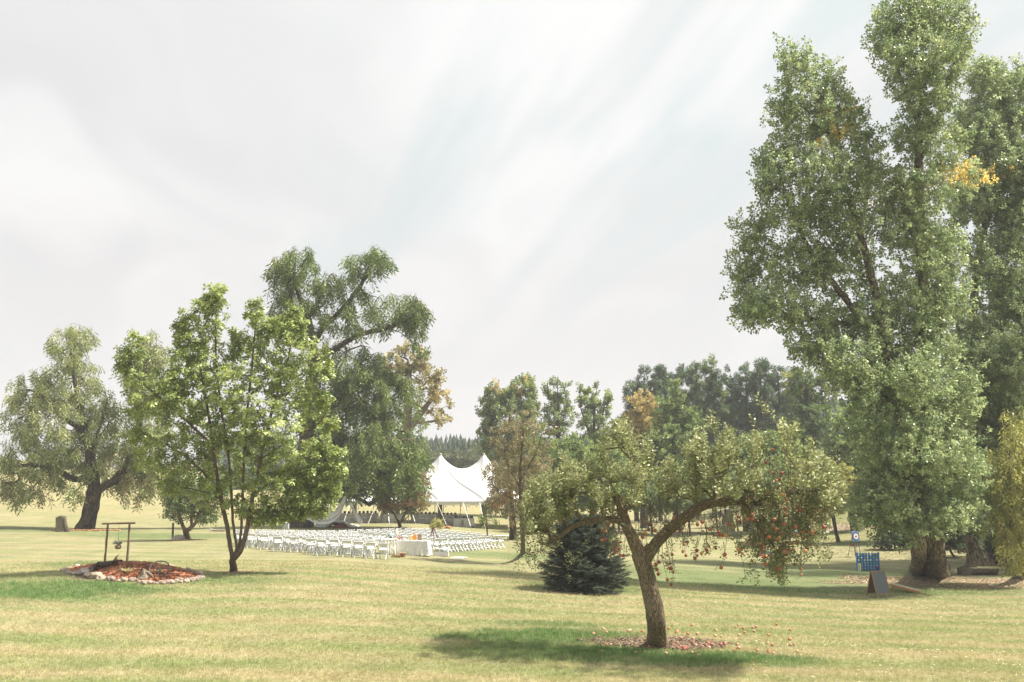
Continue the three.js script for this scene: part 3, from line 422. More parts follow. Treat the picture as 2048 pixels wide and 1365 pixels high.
for (const [px, py, D, lab] of [[1105, 985, 92, 'low shrub at the left of the tree line behind the apple tree'], [1235, 965, 96, 'tall shrub in the gap between the far trees behind the apple tree'], [1225, 915, 100, 'leafy sapling in the gap left of the orange yellow tree'], [1300, 975, 94, 'low shrub under the orange yellow tree'], [1375, 970, 92, 'low shrub under the pointed maple'], [1430, 965, 96, 'low shrub under the tall yellowish pine'], [1500, 955, 96, 'low shrub under the layered pines'], [1555, 950, 94, 'low shrub under the pines beside the poplars']])
  tree({ name: 'hedgerow_shrub', label: lab, seed: px + 7, D, base: under(px, D), bark: M.barkDark, sprig: SPRIG.far, colors: [C.willow], density: 60, perTip: 6, jit: 0.4, gap: -0.35, leafScale: 0.5, r0: 0.1, rTip: 0.015, limbs: [[[px, 1020], [px, 1000], [px + 3, py]]], puffs: [[px, py + 8, 46, 28], [px - 34, py + 24, 34, 20], [px + 34, py + 22, 34, 20], [px + 6, py - 20, 28, 22], [px, py + 38, 56, 14]] });
// the poplars
const pop = { bark: M.barkPoplar, sprig: SPRIG.poplar, tipsAt(r) { const L = []; this.limbs.forEach((m, k) => { const pts = new THREE.CatmullRomCurve3(m.map(([x, y]) => V(x, y, 0))); for (let i = 0; i < (k ? 50 : 170); i++) { const q = pts.getPoint(k ? 0.35 + 0.65 * r() : 0.14 + 0.86 * r()); L.push([q.x + (r() + r() - 1) * 44, q.y + (r() + r() - 1) * 40, (r() < 0.75 ? -1 : 1) * (0.3 + r() * 1.2)]); } }); return L; },
  grow: 'up', colors: [C.poplar, C.poplar, C.yellow], density: 62, perTip: 8, along: 0.75, jit: 0.62, leafScale: 0.9, rTip: 0.004, shiny: 0.2, thin: 0.32, clump: 0.5, gap: -0.14, depthR: 1.25, scatter: 1.8, group: 'tall poplars at the right', flare: 1.7, flareH: 1.6 };
tree({ ...pop, name: 'poplar_tree', label: 'leaning poplar forming the left side of the tall group', seed: 401, D: 44, base: ground(1836, 1139), r0: 0.32, limbs: [[[1836, 1139], [1836, 1080], [1832, 1030], [1805, 900], [1775, 720], [1745, 560], [1700, 400], [1655, 260], [1610, 150]], [[1775, 720], [1700, 610], [1620, 500], [1570, 380], [1555, 330]], [[1760, 660], [1640, 640], [1540, 620], [1490, 600]], [[1790, 820], [1700, 760], [1620, 720]], [[1720, 460], [1740, 380], [1745, 320]]],
  puffs: [[1590, 125, 26, 36, 0, 1, 1], [1567, 195, 24, 45, 0, 1, 1], [1640, 165, 42, 42, 0, 1, 1], [1605, 255, 55, 55, 0, 1, 1], [1685, 235, 45, 50, 0, 1, 1], [1555, 320, 32, 40, 0, 1, 1], [1650, 340, 65, 50, 0, 1, 1], [1735, 320, 34, 60, 0, 1, 1], [1590, 420, 65, 50], [1528, 360, 22, 40, 0, 0.9, 1], [1680, 440, 65, 55, 0, 1, 1], [1508, 470, 32, 45], [1590, 530, 70, 50], [1685, 540, 65, 55, 0, 1, 1], [1488, 545, 26, 50, 0, 1, 3], [1545, 605, 60, 42, 0, 1, 3], [1640, 640, 75, 45], [1495, 630, 22, 26, 0, 0.9, 3], [1700, 720, 70, 50, 0, 1, 3], [1620, 700, 45, 25, 0, 0.8, 3], [1745, 640, 50, 55], [1745, 790, 55, 45, 0, 1, 3], [1760, 730, 40, 40, 0, 1, 3], [1745, 885, 42, 45, -1, 1, 3], [1765, 960, 45, 40, -1], [1738, 1000, 34, 34, -1.5], [1755, 1035, 36, 20, -1.5], [1720, 1020, 20, 26, -1], [1790, 1010, 40, 40, -1], [1675, 260, 40, 50, 0, 0.5, 2]] });
tree({ ...pop, name: 'poplar_tree', label: 'tallest poplar with a straight trunk reaching past the top of the picture', seed: 402, D: 45, base: ground(1876, 1143), r0: 0.44, limbs: [[[1876, 1143], [1868, 1080], [1862, 1000], [1852, 860], [1848, 700], [1843, 500], [1838, 350], [1840, 180], [1848, 60], [1850, -30]], [[1843, 480], [1810, 420], [1790, 340]], [[1838, 330], [1880, 230], [1910, 120], [1925, 50]], [[1840, 250], [1800, 150], [1775, 60]], [[1855, 900], [1910, 820], [1940, 740]], [[1860, 980], [1800, 930], [1760, 900]]],
  puffs: [[1795, 35, 45, 50, 0, 1, 1], [1870, 25, 55, 45, 0, 1, 1], [1925, 40, 18, 45, 0, 0.9, 1], [1835, 100, 75, 50, 0, 1, 1], [1768, 75, 22, 50, 0, 1, 1], [1905, 95, 34, 50, 0, 1, 1], [1850, 180, 65, 50, 0, 1, 1], [1825, 265, 45, 50, 0, 0.9, 1], [1880, 285, 55, 50, 0, 0.9, 1], [1850, 385, 65, 50, 0, 0.9, 1], [1800, 455, 50, 55, 0, 1, 1], [1865, 500, 65, 55], [1825, 600, 75, 55], [1895, 600, 50, 50, 0, 0.7, 1], [1850, 700, 70, 55], [1790, 770, 60, 50], [1895, 800, 70, 55], [1825, 860, 75, 55], [1885, 915, 80, 50], [1800, 960, 65, 42, -0.5], [1850, 1005, 80, 34, -1], [1910, 985, 60, 42], [1840, 760, 60, 50, -1.5], [1860, 640, 40, 50, -1.5, 0.8], [1830, 900, 60, 60, -1.5, 0.8], [1795, 1035, 40, 22, -1], [1905, 1035, 50, 24, -1], [1855, 1050, 40, 14, -1.5], [1930, 940, 50, 40, -1], [1790, 385, 50, 50, 0, 0.5, 2], [1915, 355, 55, 35, 0, 0.8, 2]] });
tree({ ...pop, name: 'poplar_tree', label: 'wide poplar with pale forked stems at the right edge', seed: 403, D: 60, base: under(1945, 60), r0: 0.46, density: 95, thin: 0.4, gap: -0.4, leafScale: 1.1, limbs: [[[1945, 1120], [1942, 1060], [1935, 960], [1930, 800], [1915, 640], [1900, 520], [1915, 400], [1960, 260]], [[1930, 780], [1945, 640], [1960, 500], [2000, 350], [2030, 230]], [[1932, 800], [1980, 700], [2030, 600], [2060, 500]], [[1912, 620], [1885, 540], [1880, 480]]],
  puffs: [[1975, 165, 36, 45, 0, 1, 1], [2030, 210, 45, 70, 0, 1, 1], [1955, 260, 50, 55, 0, 1, 1], [2015, 330, 55, 60, 0, 1, 1], [1955, 400, 50, 50, 0, 0.9, 1], [2035, 450, 45, 60, 0, 1, 1], [1985, 520, 50, 50, 0, 0.7, 1], [2030, 600, 50, 60], [1955, 660, 40, 50, 0, 0.6], [2010, 720, 60, 55], [1940, 740, 45, 50], [1985, 810, 60, 55, 0, 1, 3], [1960, 890, 55, 50, 0, 1, 3], [2070, 350, 40, 80, 0, 1, 1], [2070, 620, 40, 80], [2030, 830, 40, 50, 0, 1, 3], [1950, 960, 40, 50, 0, 1, 3], [1950, 1030, 40, 30, 0, 1, 3], [1995, 1000, 30, 40, 1, 1, 3], [1990, 350, 50, 30, 0, 0.7, 2]] });
tree({ ...pop, name: 'dark_tree', label: 'dark tree in the shade just behind the right poplar trunk', group: undefined, seed: 404, D: 62, base: under(1972, 62), r0: 0.5, density: 26, limbs: [[[1968, 1118], [1962, 1060], [1958, 1000], [1970, 900], [2000, 800]]], puffs: [[1960, 990, 50, 40, 0, 1, 3], [2020, 940, 50, 60, 0, 1, 3], [1990, 870, 60, 50, 0, 1, 3], [1900, 1020, 40, 30, 2, 1, 3], [2040, 1010, 30, 40, 2, 1, 3]] });
for (const [px, D, seed, lab] of [[2110, 55, 441, 'dark poplar whose leaves reach in at the right edge above the log stools'], [2190, 64, 442, 'poplar beyond the right edge shading the log seats'], [2290, 58, 443, 'poplar beyond the right edge shading the leaf litter'], [2180, 84, 444, 'far poplar beyond the right edge behind the undergrowth']])
  tree({ ...pop, name: 'poplar_tree', label: lab, seed, D, base: under(px, D), r0: 0.4, density: 34, limbs: [[[px, 1125], [px, 1000], [px + 5, 800], [px - 5, 500], [px, 250]], [[px, 900], [px - 50, 800], [px - 60, 700]], [[px, 800], [px + 50, 700], [px + 60, 600]]], puffs: [[px, 300, 60, 80], [px - 20, 450, 70, 80], [px + 20, 600, 80, 80], [px - 30, 720, 70, 80], [px + 10, 850, 80, 80], [px - 20, 960, 70, 60]] });
tree({ ...pop, name: 'yellow_willow', label: 'yellow green weeping tree at the right edge above the log seats', group: undefined, seed: 405, D: 47, base: ground(2050, 1142), r0: 0.26, bark: M.barkDark, sprig: SPRIG.willow, style: 'droop', density: 40, perTip: 6, colors: [C.lemon, C.willow], leafScale: 0.9, limbs: [[[2050, 1142], [2040, 1090], [2025, 1040], [2015, 980], [2020, 900]], [[2030, 1050], [2060, 980], [2070, 900]]], puffs: [[2020, 900, 40, 45], [1995, 960, 32, 45, 0, 1, 1], [2030, 980, 35, 55], [2040, 850, 30, 35], [1985, 1020, 24, 36, 0, 0.8, 1], [2020, 1040, 34, 36, 0, 0.9, 1], [2060, 960, 30, 80]] });
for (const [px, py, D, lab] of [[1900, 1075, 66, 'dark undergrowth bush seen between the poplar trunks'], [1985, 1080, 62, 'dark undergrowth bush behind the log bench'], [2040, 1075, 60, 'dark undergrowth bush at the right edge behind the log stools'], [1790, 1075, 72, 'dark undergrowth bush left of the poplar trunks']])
  tree({ name: 'undergrowth_bush', label: lab, seed: px, D, base: under(px, D), bark: M.barkDark, sprig: SPRIG.far, colors: [C.dark, C.tan], density: 55, perTip: 6, jit: 0.3, gap: -0.3, leafScale: 0.45, r0: 0.08, rTip: 0.012, bright: 1.2, limbs: [[[px, 1115], [px, 1100], [px + 3, 1080]]], puffs: [[px, py, 40, 26], [px - 25, py + 14, 25, 18], [px + 28, py + 10, 25, 20], [px, py - 25, 30, 25]] });  // leaf colour darkened to stand in for the shade behind the trunks
for (const [px, D, w, lab] of [[1700, 92, 0.3, 'thin shaded tree behind the blue target'], [2015, 74, 0.4, 'shaded tree deep behind the log seats at the right edge'], [1800, 80, 0.4, 'shaded tree behind the trunks of the poplars'], [1900, 96, 0.4, 'dim tree far behind the gap between the poplar trunks']])
  bg('shaded_tree', lab, 420 + px, D, px, [trunkTo(px, D, 860)], [[px, 900, 50, 40], [px - 30, 950, 40, 35], [px + 35, 950, 45, 40], [px, 990, 50, 25, 0, 0.8], [px + 5, 850, 40, 40]], { r0: w, leafScale: 0.55, jit: 0.4 });

const appleDz = (px) => (px < 1300 ? lerp(0.9, 0, clamp((px - 1060) / 240)) : -lerp(0, 2, clamp((px - 1320) / 350)));
// the apple tree with its upright shoots and its fruit
const apple = tree({
  dzAt: appleDz, name: 'apple_tree', label: 'gnarled old apple tree with red fruit in the middle of the lawn', seed: 501, D: 22.9, base: ground(1315, 1283), bark: M.barkApple, sprig: SPRIG.apple, colors: [C.apple], style: 'up', density: 26, perTip: 6, along: 0.9, jit: 0.06, leafScale: 0.95, thin: 0.55, gap: -0.1, clump: 0.22, bright: 1.65, r0: 0.22, rTip: 0.005, ex: 0.5, flare: 1.35, shiny: 0.45, step: 0.12, depthR: 1.15, scatter: 1.4, minPx: 0.1,
  tipsAt: (r) => {                                                          // upright shoots: their tips fill the crown up to its ragged top line
    const top = [[1045, 1010], [1075, 975], [1105, 960], [1135, 925], [1165, 935], [1190, 915], [1205, 872], [1232, 858], [1262, 852], [1295, 872], [1308, 925], [1338, 938], [1352, 920], [1370, 925], [1392, 880], [1428, 842], [1462, 862], [1478, 925], [1500, 905], [1515, 850], [1525, 780], [1536, 850], [1560, 845], [1590, 862], [1622, 890], [1650, 925], [1690, 975]], L = [];
    const low = (x) => (x < 1260 ? lerp(1072, 1000, (x - 1045) / 215) : x < 1330 ? 1010 : x < 1530 ? 1000 : lerp(1000, 1030, (x - 1530) / 160)), wt = (x) => (x > 1303 && x < 1372 ? 0.36 : x > 1475 && x < 1503 ? 0.35 : x > 1500 ? 0.4 : 1);
    for (let k = 0; k < 2100; k++) { const x = 1045 + r() * 645; if (r() > wt(x)) continue; let i = 0; while (top[i + 1][0] < x) i++; const y0 = lerp(top[i][1], top[i + 1][1], (x - top[i][0]) / (top[i + 1][0] - top[i][0])) + n2(x * 0.09, 4) * 16, y1 = low(x), u = Math.pow(r(), 0.95) * 1.04; if (n3(x / 34, u * 2.2, 7) < -0.08) continue; L.push([x, lerp(y0, y1, u), (r() + r() + r() - 1.5) * 1.5]); }
    return L;
  },
  limbR: [[0.215, 0.19], [0.16, 0.08], [0.14, 0.085], [0.085, 0.04], [0.07, 0.03], [0.06, 0.02], [0.08, 0.03], [0.1, 0.06], [0.05, 0.02], [0.05, 0.02]],
  limbs: [[[1315, 1283], [1312, 1240], [1303, 1190], [1290, 1140], [1280, 1108]], [[1280, 1110], [1264, 1075], [1254, 1055], [1248, 1030], [1238, 1005], [1232, 990]], [[1288, 1128], [1310, 1090], [1340, 1058], [1372, 1034], [1400, 1015], [1430, 1006], [1475, 1002], [1505, 1008], [1528, 1000]], [[1254, 1056], [1236, 1042], [1205, 1040], [1170, 1045], [1140, 1058], [1115, 1078], [1092, 1090]], [[1478, 1003], [1494, 1020], [1510, 1045], [1530, 1070], [1550, 1095]], [[1526, 1001], [1560, 990], [1600, 985], [1640, 975]], [[1240, 1010], [1228, 990], [1222, 960]], [[1285, 1120], [1294, 1100], [1298, 1090]], [[1170, 1045], [1150, 1020], [1140, 980]], [[1430, 1006], [1432, 970], [1436, 930]]],
  puffs: [[1100, 1050, 40, 20, 0, 0.6], [1200, 1030, 50, 16, 0, 0.5]],
});
{ // hanging twigs with apples: a second growth on the same limbs, its own parts of the same tree
  const { g, r } = apple, D0 = 22.9, B = g.position, tb = new Tubes(), L = [], Ls = [];
  const hang = [[1565, 1040, 70, 45, 46, 1], [1550, 1090, 50, 40, 40, 1], [1610, 1080, 44, 50, 26, 1], [1552, 1140, 16, 34, 22, 1], [1605, 1010, 70, 34, 34, 1], [1580, 1120, 44, 28, 12, 1], [1300, 1040, 70, 30, 40, 0], [1395, 1060, 60, 40, 40, 0], [1225, 1085, 40, 28, 26, 0], [1110, 1120, 60, 30, 16, 2], [1075, 1080, 30, 40, 22, 1], [1455, 1050, 50, 40, 34, 0], [1310, 1090, 40, 40, 20, 0], [1515, 1160, 30, 12, 6, 2], [1500, 1065, 30, 40, 22, 2], [1640, 1020, 30, 30, 22, 1]];
  for (const [px, py, rx, ry, n, tint] of hang) for (let k = 0; k < n; k++) {
    const a = r() * 2 - 1, b = r() * 2 - 1, tip = at(px + a * rx, py + b * ry, D0 + appleDz(px + a * rx) + (r() - 0.5) * 1.5).sub(B), topY = tip.y + 0.25 + r() * 0.35, top = V(tip.x + (r() - 0.5) * 0.7, topY, tip.z + (r() - 0.5) * 0.5), mid = top.clone().lerp(tip, 0.5).add(V((r() - 0.5) * 0.25, 0.1, (r() - 0.5) * 0.2));
    tb.add([top, mid, tip], [0.006, 0.005, 0.003], 3);
    for (let q = 0; q < (tint === 0 ? (r() < 0.3 ? 1 : 0) : tint === 2 ? 2 : 4); q++) { const u = 0.3 + 0.7 * r(), p = top.clone().multiplyScalar((1 - u) ** 2).addScaledVector(mid, 2 * u * (1 - u)).addScaledVector(tip, u * u), pal = C.apple, c = mix3(pal[0], pal[1], r()), v = 1 + r() * 0.7; (r() < 0.4 ? Ls : L).push({ p, up: V((r() - 0.5) * 1.6, -0.5 - r() * 0.4, (r() - 0.5) * 1.6), face: V(r() - 0.5, 0.5, r() - 0.5), s: 0.55 + r() * 0.4, c: [c[0] * v, c[1] * v, c[2] * v] }); }
  }
  const prof = [[0, 0.012], [0.014, 0.002], [0.03, 0.012], [0.041, 0.035], [0.042, 0.052], [0.032, 0.074], [0.016, 0.08], [0.004, 0.072], [0, 0.066]].map(([x, y]) => new THREE.Vector2(x, y - 0.04)), ag = new THREE.LatheGeometry(prof, 10);
  const am = [std(0.34, 0.085, 0.04, { roughness: 0.4 }), std(0.42, 0.15, 0.055, { roughness: 0.4 }), std(0.28, 0.055, 0.035, { roughness: 0.45 }), std(0.46, 0.24, 0.08, { roughness: 0.45 }), std(0.34, 0.11, 0.06, { roughness: 0.5 })];
  const spots = [[1443, 1136], [1390, 1118], [1395, 1112], [1403, 1108], [1394, 1102], [1413, 1100], [1418, 1094], [1432, 1098], [1450, 1110], [1415, 1106], [1372, 1112], [1375, 1085], [1368, 1090], [1366, 1104], [1340, 1128], [1342, 1138], [1335, 1160], [1343, 1170], [1346, 1145], [1312, 1130], [1314, 1140], [1318, 1125], [1317, 1149], [1345, 1110], [1335, 1112], [1290, 1068], [1298, 1060], [1285, 1075], [1310, 1062], [1322, 1070], [1277, 1080], [1220, 1082], [1225, 1095], [1230, 1105], [1240, 1110], [1237, 1098], [1210, 1080], [1204, 1081], [1232, 1090], [1247, 1112], [1242, 1085], [1205, 1060], [1212, 1065], [1216, 1052], [1300, 1050], [1348, 1036], [1330, 1050], [1395, 1050], [1405, 1045], [1438, 1065], [1445, 1072], [1458, 1048], [1462, 1052], [1470, 1055], [1453, 1072], [1440, 1070], [1479, 1105], [1485, 1108], [1483, 1100], [1477, 1099], [1520, 1088], [1524, 1092], [1525, 1060], [1530, 1070], [1540, 1075], [1552, 1100], [1575, 1110], [1570, 1105], [1578, 1100], [1558, 1138], [1603, 1150], [1602, 1139], [1590, 1130], [1592, 1055], [1598, 1058], [1608, 1075], [1625, 1065], [1630, 1040], [1605, 1065], [1588, 1035], [1564, 990], [1570, 992], [1578, 998], [1560, 986], [1573, 1000], [1535, 987], [1543, 988], [1500, 998], [1536, 1010], [1525, 1020], [1505, 1030], [1480, 1045], [1478, 1035], [1532, 925], [1544, 945], [1565, 947], [1561, 960], [1553, 962], [1545, 900], [1540, 985], [1620, 990], [1640, 1022], [1648, 1055], [1560, 1062], [1566, 1068], [1553, 1060], [1549, 1040], [1595, 1085], [1611, 1103], [1622, 1090], [1420, 1060], [1428, 1072], [1360, 1064], [1560, 1075], [1540, 1050], [1515, 1045], [1573, 1030], [1585, 1100]];
  for (let k = 0; k < 26; k++) { const a = r() * 6.28, q = Math.sqrt(r()); spots.push([1558 + Math.cos(a) * q * 75, 1060 + Math.sin(a) * q * 75]); }
  for (const [px, py] of spots) { const q = at(px, py, D0 + appleDz(px) - 0.6 + (r() - 0.5) * 1.0).sub(B), m = part('apple', ag, am[Math.floor(r() * am.length)], g), s = 0.66 + r() * 0.42; m.position.copy(q); m.scale.set(s, s * (0.9 + r() * 0.2), s); m.rotation.set((r() - 0.5) * 0.8, r() * 6, (r() - 0.5) * 0.8);
    const st = q.clone().add(V(0, 0.03 * s, 0)), e = st.clone().add(V((r() - 0.5) * 0.3, 0.3 + r() * 0.5, (r() - 0.5) * 0.3)), mid = st.clone().lerp(e, 0.5).add(V((r() - 0.5) * 0.12, 0.04, (r() - 0.5) * 0.1)); tb.add([st, mid, e], [0.004, 0.006, 0.008], 3);
    for (let k = 0; k < 2; k++) { const c = mix3(C.apple[0], C.apple[1], r()); L.push({ p: st.clone().lerp(mid, r()), up: V((r() - 0.5) * 1.5, -0.3 - r() * 0.5, (r() - 0.5) * 1.5), face: V(r() - 0.5, 0.6, r() - 0.5), s: 0.5 + r() * 0.3, c: c.map((x) => x * (1 + r() * 0.6)) }); } }
  part('twigs', tb.geo(), M.barkApple, g).userData.kind = 'stuff';
  leaves('foliage', SPRIG.apple, M.leaf, L, g); leaves('foliage', SPRIG.apple, M.leafShiny, Ls, g);
  // mulch and windfalls
  const mc = ground(1318, 1288); litter('mulch_ring', 'brown leaf mulch around the foot of the apple tree', 'mulch', chip, chipMat, scatter(61, 5600, mc, 1.6, 1.05, 0.09, [[0.1, 0.07, 0.045], [0.27, 0.195, 0.13]], 0.3, 0.02));
  const fr = rng(62); let first = null; const near = [];
  for (let k = 0; k < 80; k++) { const px = k < 22 ? 1345 + fr() * 110 : 1180 + Math.pow(fr(), 0.8) * 420, py = k < 22 ? 1290 + fr() * 14 : 1248 + fr() * 70, p = ground(px, py); p.y += 0.035;
    const lab = k < 22 ? 'fallen red apple heaped on the mulch right of the apple trunk' : 'fallen apple lying loose in the grass around the apple tree', gr = k < 22 ? 'windfall apples on the mulch' : 'windfall apples in the grass';
    const m = shadows(new THREE.Mesh(ag, k < 22 ? [std(0.22, 0.075, 0.045, { roughness: 0.5 }), std(0.27, 0.06, 0.035, { roughness: 0.45 }), std(0.28, 0.14, 0.08, { roughness: 0.5 })][k % 3] : [am[1], std(0.46, 0.3, 0.18, { roughness: 0.5 }), std(0.42, 0.22, 0.13, { roughness: 0.5 })][k % 3])); m.name = numbered('fallen_apple'); m.position.copy(p); m.rotation.set(fr() * 6, fr() * 6, 0); const s = 0.8 + fr() * 0.35; m.scale.set(s, s, s); scene.add(m); tag(m, lab, 'apple', gr); }
}

// the blue spruce
{
  const base = ground(1168, 1183), D = -base.z, sc = FOC / D, g = thing('spruce_tree', 'low dark blue spruce on the lawn just behind the apple tree', 'tree', base), r = rng(71), p = [];
  for (let k = 0; k < 42; k++) { const a = r() * 6.28, y = 0.02 + 0.34 * k / 42, e = 0.35 + r() * 0.6, l = 0.07, dx = Math.cos(a), dz = Math.sin(a), w = 0.007; p.push(-dz * w, y, dx * w, dz * w, y, -dx * w, dx * l, y + l * e, dz * l); }
  for (const s of [-1, 1]) for (let k = 0; k < 5; k++) { const y = 0.08 + k * 0.045, l = 0.14 - k * 0.018; for (let q = 0; q < 7; q++) { const t = q / 7 * l, a = (r() - 0.5) * 2; p.push(s * t, y + t * 0.6, 0, s * (t + 0.02), y + t * 0.6, 0.006, s * (t + 0.025), y + t * 0.6 + 0.03, a * 0.05); } }
  const sg = new THREE.BufferGeometry(); sg.setAttribute('position', new THREE.Float32BufferAttribute(p, 3)); sg.computeVertexNormals();
  const Ht = 127 / sc, Rm = 84 / sc, tb = new Tubes(), L = []; tb.add([V(0, 0, 0), V(0, Ht * 0.5, 0), V(0, Ht, 0)], [0.08, 0.05, 0.01], 7);
  for (let k = 0; k < 420; k++) { const t = Math.pow(k / 420, 0.95), y = 0.1 + t * (Ht - 0.15), len = Rm * Math.pow(1 - t, 0.55) * (0.78 + r() * 0.35) + 0.06, a = k * 2.4 + r(), d = V(Math.cos(a), 0.12 + t * 0.9 - 0.15 * (1 - t), Math.sin(a)), o = V(0, y, 0), e = o.clone().addScaledVector(d, len); tb.add([o, e], [0.014, 0.004], 3);
    const n = Math.ceil(len * 10); for (let q = 0; q < n; q++) { const u = 0.25 + 0.75 * (q + r()) / n, c = mix3(C.spruce[0], C.spruce[1], r()), side = (r() - 0.5) * 0.36 * len; L.push({ p: o.clone().lerp(e, u).add(V(-Math.sin(a) * side * u, (r() - 0.5) * 0.1, Math.cos(a) * side * u)), up: d.clone().add(V((r() - 0.5) * 0.9, (r() - 0.5) * 0.6, (r() - 0.5) * 0.9)), face: V((r() - 0.5) * 0.5, 1, (r() - 0.5) * 0.5), s: 0.6 + r() * 0.4, c }); } }
  part('trunk', tb.geo(), M.barkDark, g); leaves('foliage', sg, std(1, 1, 1, { roughness: 0.8, side: THREE.DoubleSide }), L, g);
}

// ---------- garden at the left ----------
const rough = (geo, amp, f, seed) => { const g = geo, p = g.attributes.position; for (let i = 0; i < p.count; i++) { const x = p.getX(i), y = p.getY(i), z = p.getZ(i), k = 1 + amp * (n3(x * f + seed, y * f, z * f) + 0.4 * n3(x * f * 3, y * f * 3 + seed, z * f * 3)); p.setXYZ(i, x * k, y * k, z * k); } g.computeVertexNormals(); return g; };
const pxm = (D) => D / FOC;                                                   // metres per photograph pixel at a distance
const stoneGeo = [1, 2, 3, 4, 5].map((s) => rough(new THREE.IcosahedronGeometry(0.5, 3), 0.22, 1.6, s * 7.3));
const stoneTex = noiseTex(128, 128, (u, v) => { const b = 0.85 + tile2(u, v, 12, 3) * 0.2 + tile2(u, v, 40, 9) * 0.12; return [b, b, b]; });
const stoneMat = [[0.42, 0.34, 0.28], [0.5, 0.43, 0.37], [0.36, 0.27, 0.22], [0.46, 0.37, 0.28]].map((c) => std(...c, { map: stoneTex, roughness: 0.95 }));
{
  const edge = [[128, 1144], [137, 1150], [146, 1151], [158, 1150], [168, 1151], [177, 1156], [190, 1158], [202, 1162], [212, 1162], [224, 1163], [236, 1165], [250, 1165], [265, 1165], [279, 1168], [289, 1170], [300, 1170], [312, 1170], [325, 1170], [333, 1169], [342, 1169], [351, 1167], [360, 1167], [372, 1166], [381, 1164], [390, 1163], [398, 1161], [404, 1158], [398, 1151], [375, 1143], [340, 1137], [300, 1133], [260, 1131], [220, 1131], [185, 1133], [154, 1136], [138, 1139]].map(([x, y]) => ground(x, y));
  const c = ground(268, 1149), g = thing('flower_bed', 'raised bed of red bark mulch ringed with field stones under the rustic arbor', 'flower bed', c), n = edge.length, p = [], idx = [], rings = 12;
  for (let k = 0; k <= rings; k++) for (let i = 0; i < n; i++) { const q = k / rings, x = (edge[i].x - c.x) * q, z = (edge[i].z - c.z) * q; p.push(x, groundH(c.x + x, c.z + z) - c.y + 0.03 + 0.34 * Math.pow(1 - q * q, 1.2) + n2(x * 2, z * 2) * 0.03 * (1 - q), z); }
  for (let k = 0; k < rings; k++) for (let i = 0; i < n; i++) { const a = k * n + i, b = k * n + (i + 1) % n; idx.push(a, a + n, b, b, a + n, b + n); }
  const mg = new THREE.BufferGeometry(); mg.setAttribute('position', new THREE.Float32BufferAttribute(p, 3)); mg.setIndex(idx); mg.computeVertexNormals();
  part('mulch', mg, std(0.3, 0.12, 0.065, { roughness: 1 }), g);
  const r = rng(81), L = [];
  for (let k = 0; k < 7000; k++) { const i = Math.floor(r() * n), j = (i + 1) % n, u = Math.sqrt(r()), w = r(), ex = lerp(edge[i].x, edge[j].x, w) - c.x, ez = lerp(edge[i].z, edge[j].z, w) - c.z, x = ex * u, z = ez * u, col = mix3([0.3, 0.1, 0.048], [0.54, 0.25, 0.125], r()), v = (0.55 + r() * 0.7) * (0.85 + 0.5 * n2(x * 1.6, z * 1.6)); L.push({ p: V(x, groundH(c.x + x, c.z + z) - c.y + 0.035 + 0.34 * Math.pow(1 - u * u, 1.2) + r() * 0.02, z), up: V((r() - 0.5) * 0.8, 1, (r() - 0.5) * 0.8), face: V(r() - 0.5, 0, r() - 0.5), s: 0.05 + r() * r() * 0.17, c: [col[0] * v, col[1] * v, col[2] * v] }); }
  leaves('bark_chips', chip, chipMat, L, g);
  edge.forEach((e, i) => { const s = [0.28, 0.24, 0.2, 0.34, 0.46, 0.32, 0.44][i] ?? 0.15 + r() * 0.14, m = part('stone', stoneGeo[i % 5], stoneMat[Math.floor(r() * 4)], g); m.position.set(e.x - c.x, e.y - c.y + s * 0.2, e.z - c.z); m.scale.set(s * 1.15, s * 0.72, s); m.rotation.y = r() * 6; });
  edge.slice(0, 27).forEach((e, i) => { if (i % 2) return; const e2 = edge[i + 1], s = 0.16 + r() * 0.12, m = part('stone', stoneGeo[(i + 2) % 5], stoneMat[Math.floor(r() * 4)], g); m.position.set((e.x + e2.x) / 2 - c.x, (e.y + e2.y) / 2 - c.y + s * 0.25, (e.z + e2.z) / 2 - c.z - 0.12); m.scale.set(s * 1.2, s * 0.8, s); m.rotation.y = r() * 6; });
  const bedTop = (px, py) => { let D = 30; const d = ray(px, py); d.multiplyScalar(-1 / d.z); for (; D < 48; D += 0.03) { const x = d.x * D, y = EYE + d.y * D, z = -D, q = inBed(x, z); if (y <= groundH(x, z) + (q < 1 ? 0.03 + 0.34 * Math.pow(1 - q * q, 1.2) : 0)) return V(x, y, z); } return ground(px, py); };
  function inBed(x, z) { const a = Math.atan2(z - c.z, x - c.x); let best = 9, q = 9; edge.forEach((e) => { const b = Math.atan2(e.z - c.z, e.x - c.x), d = Math.abs(Math.atan2(Math.sin(a - b), Math.cos(a - b))); if (d < best) { best = d; q = Math.hypot(x - c.x, z - c.z) / Math.hypot(e.x - c.x, e.z - c.z); } }); return q; }
  // rustic arbor
  const D = -ground(232, 1129).z, w = (px, py) => at(px, py, D), base = under(232, D), rel = (v) => v.clone().sub(base);
  const ar = thing('garden_arbor', 'rustic arbor of two bare poles and a crossbar behind the flower bed', 'arbor', base);
  const pole = (a, b, r0, r1, seed) => { const P = [], R = []; for (let k = 0; k <= 8; k++) { P.push(a.clone().lerp(b, k / 8).add(V(n2(k * 0.6, seed) * 0.015, 0, n2(seed, k * 0.6) * 0.015))); R.push(lerp(r0, r1, k / 8) * (1 + 0.12 * n2(k * 1.3, seed + 5))); } return new Tubes().add(P, R, 9).geo(); };
  const logMat = bark(0.34, 0.285, 0.21);
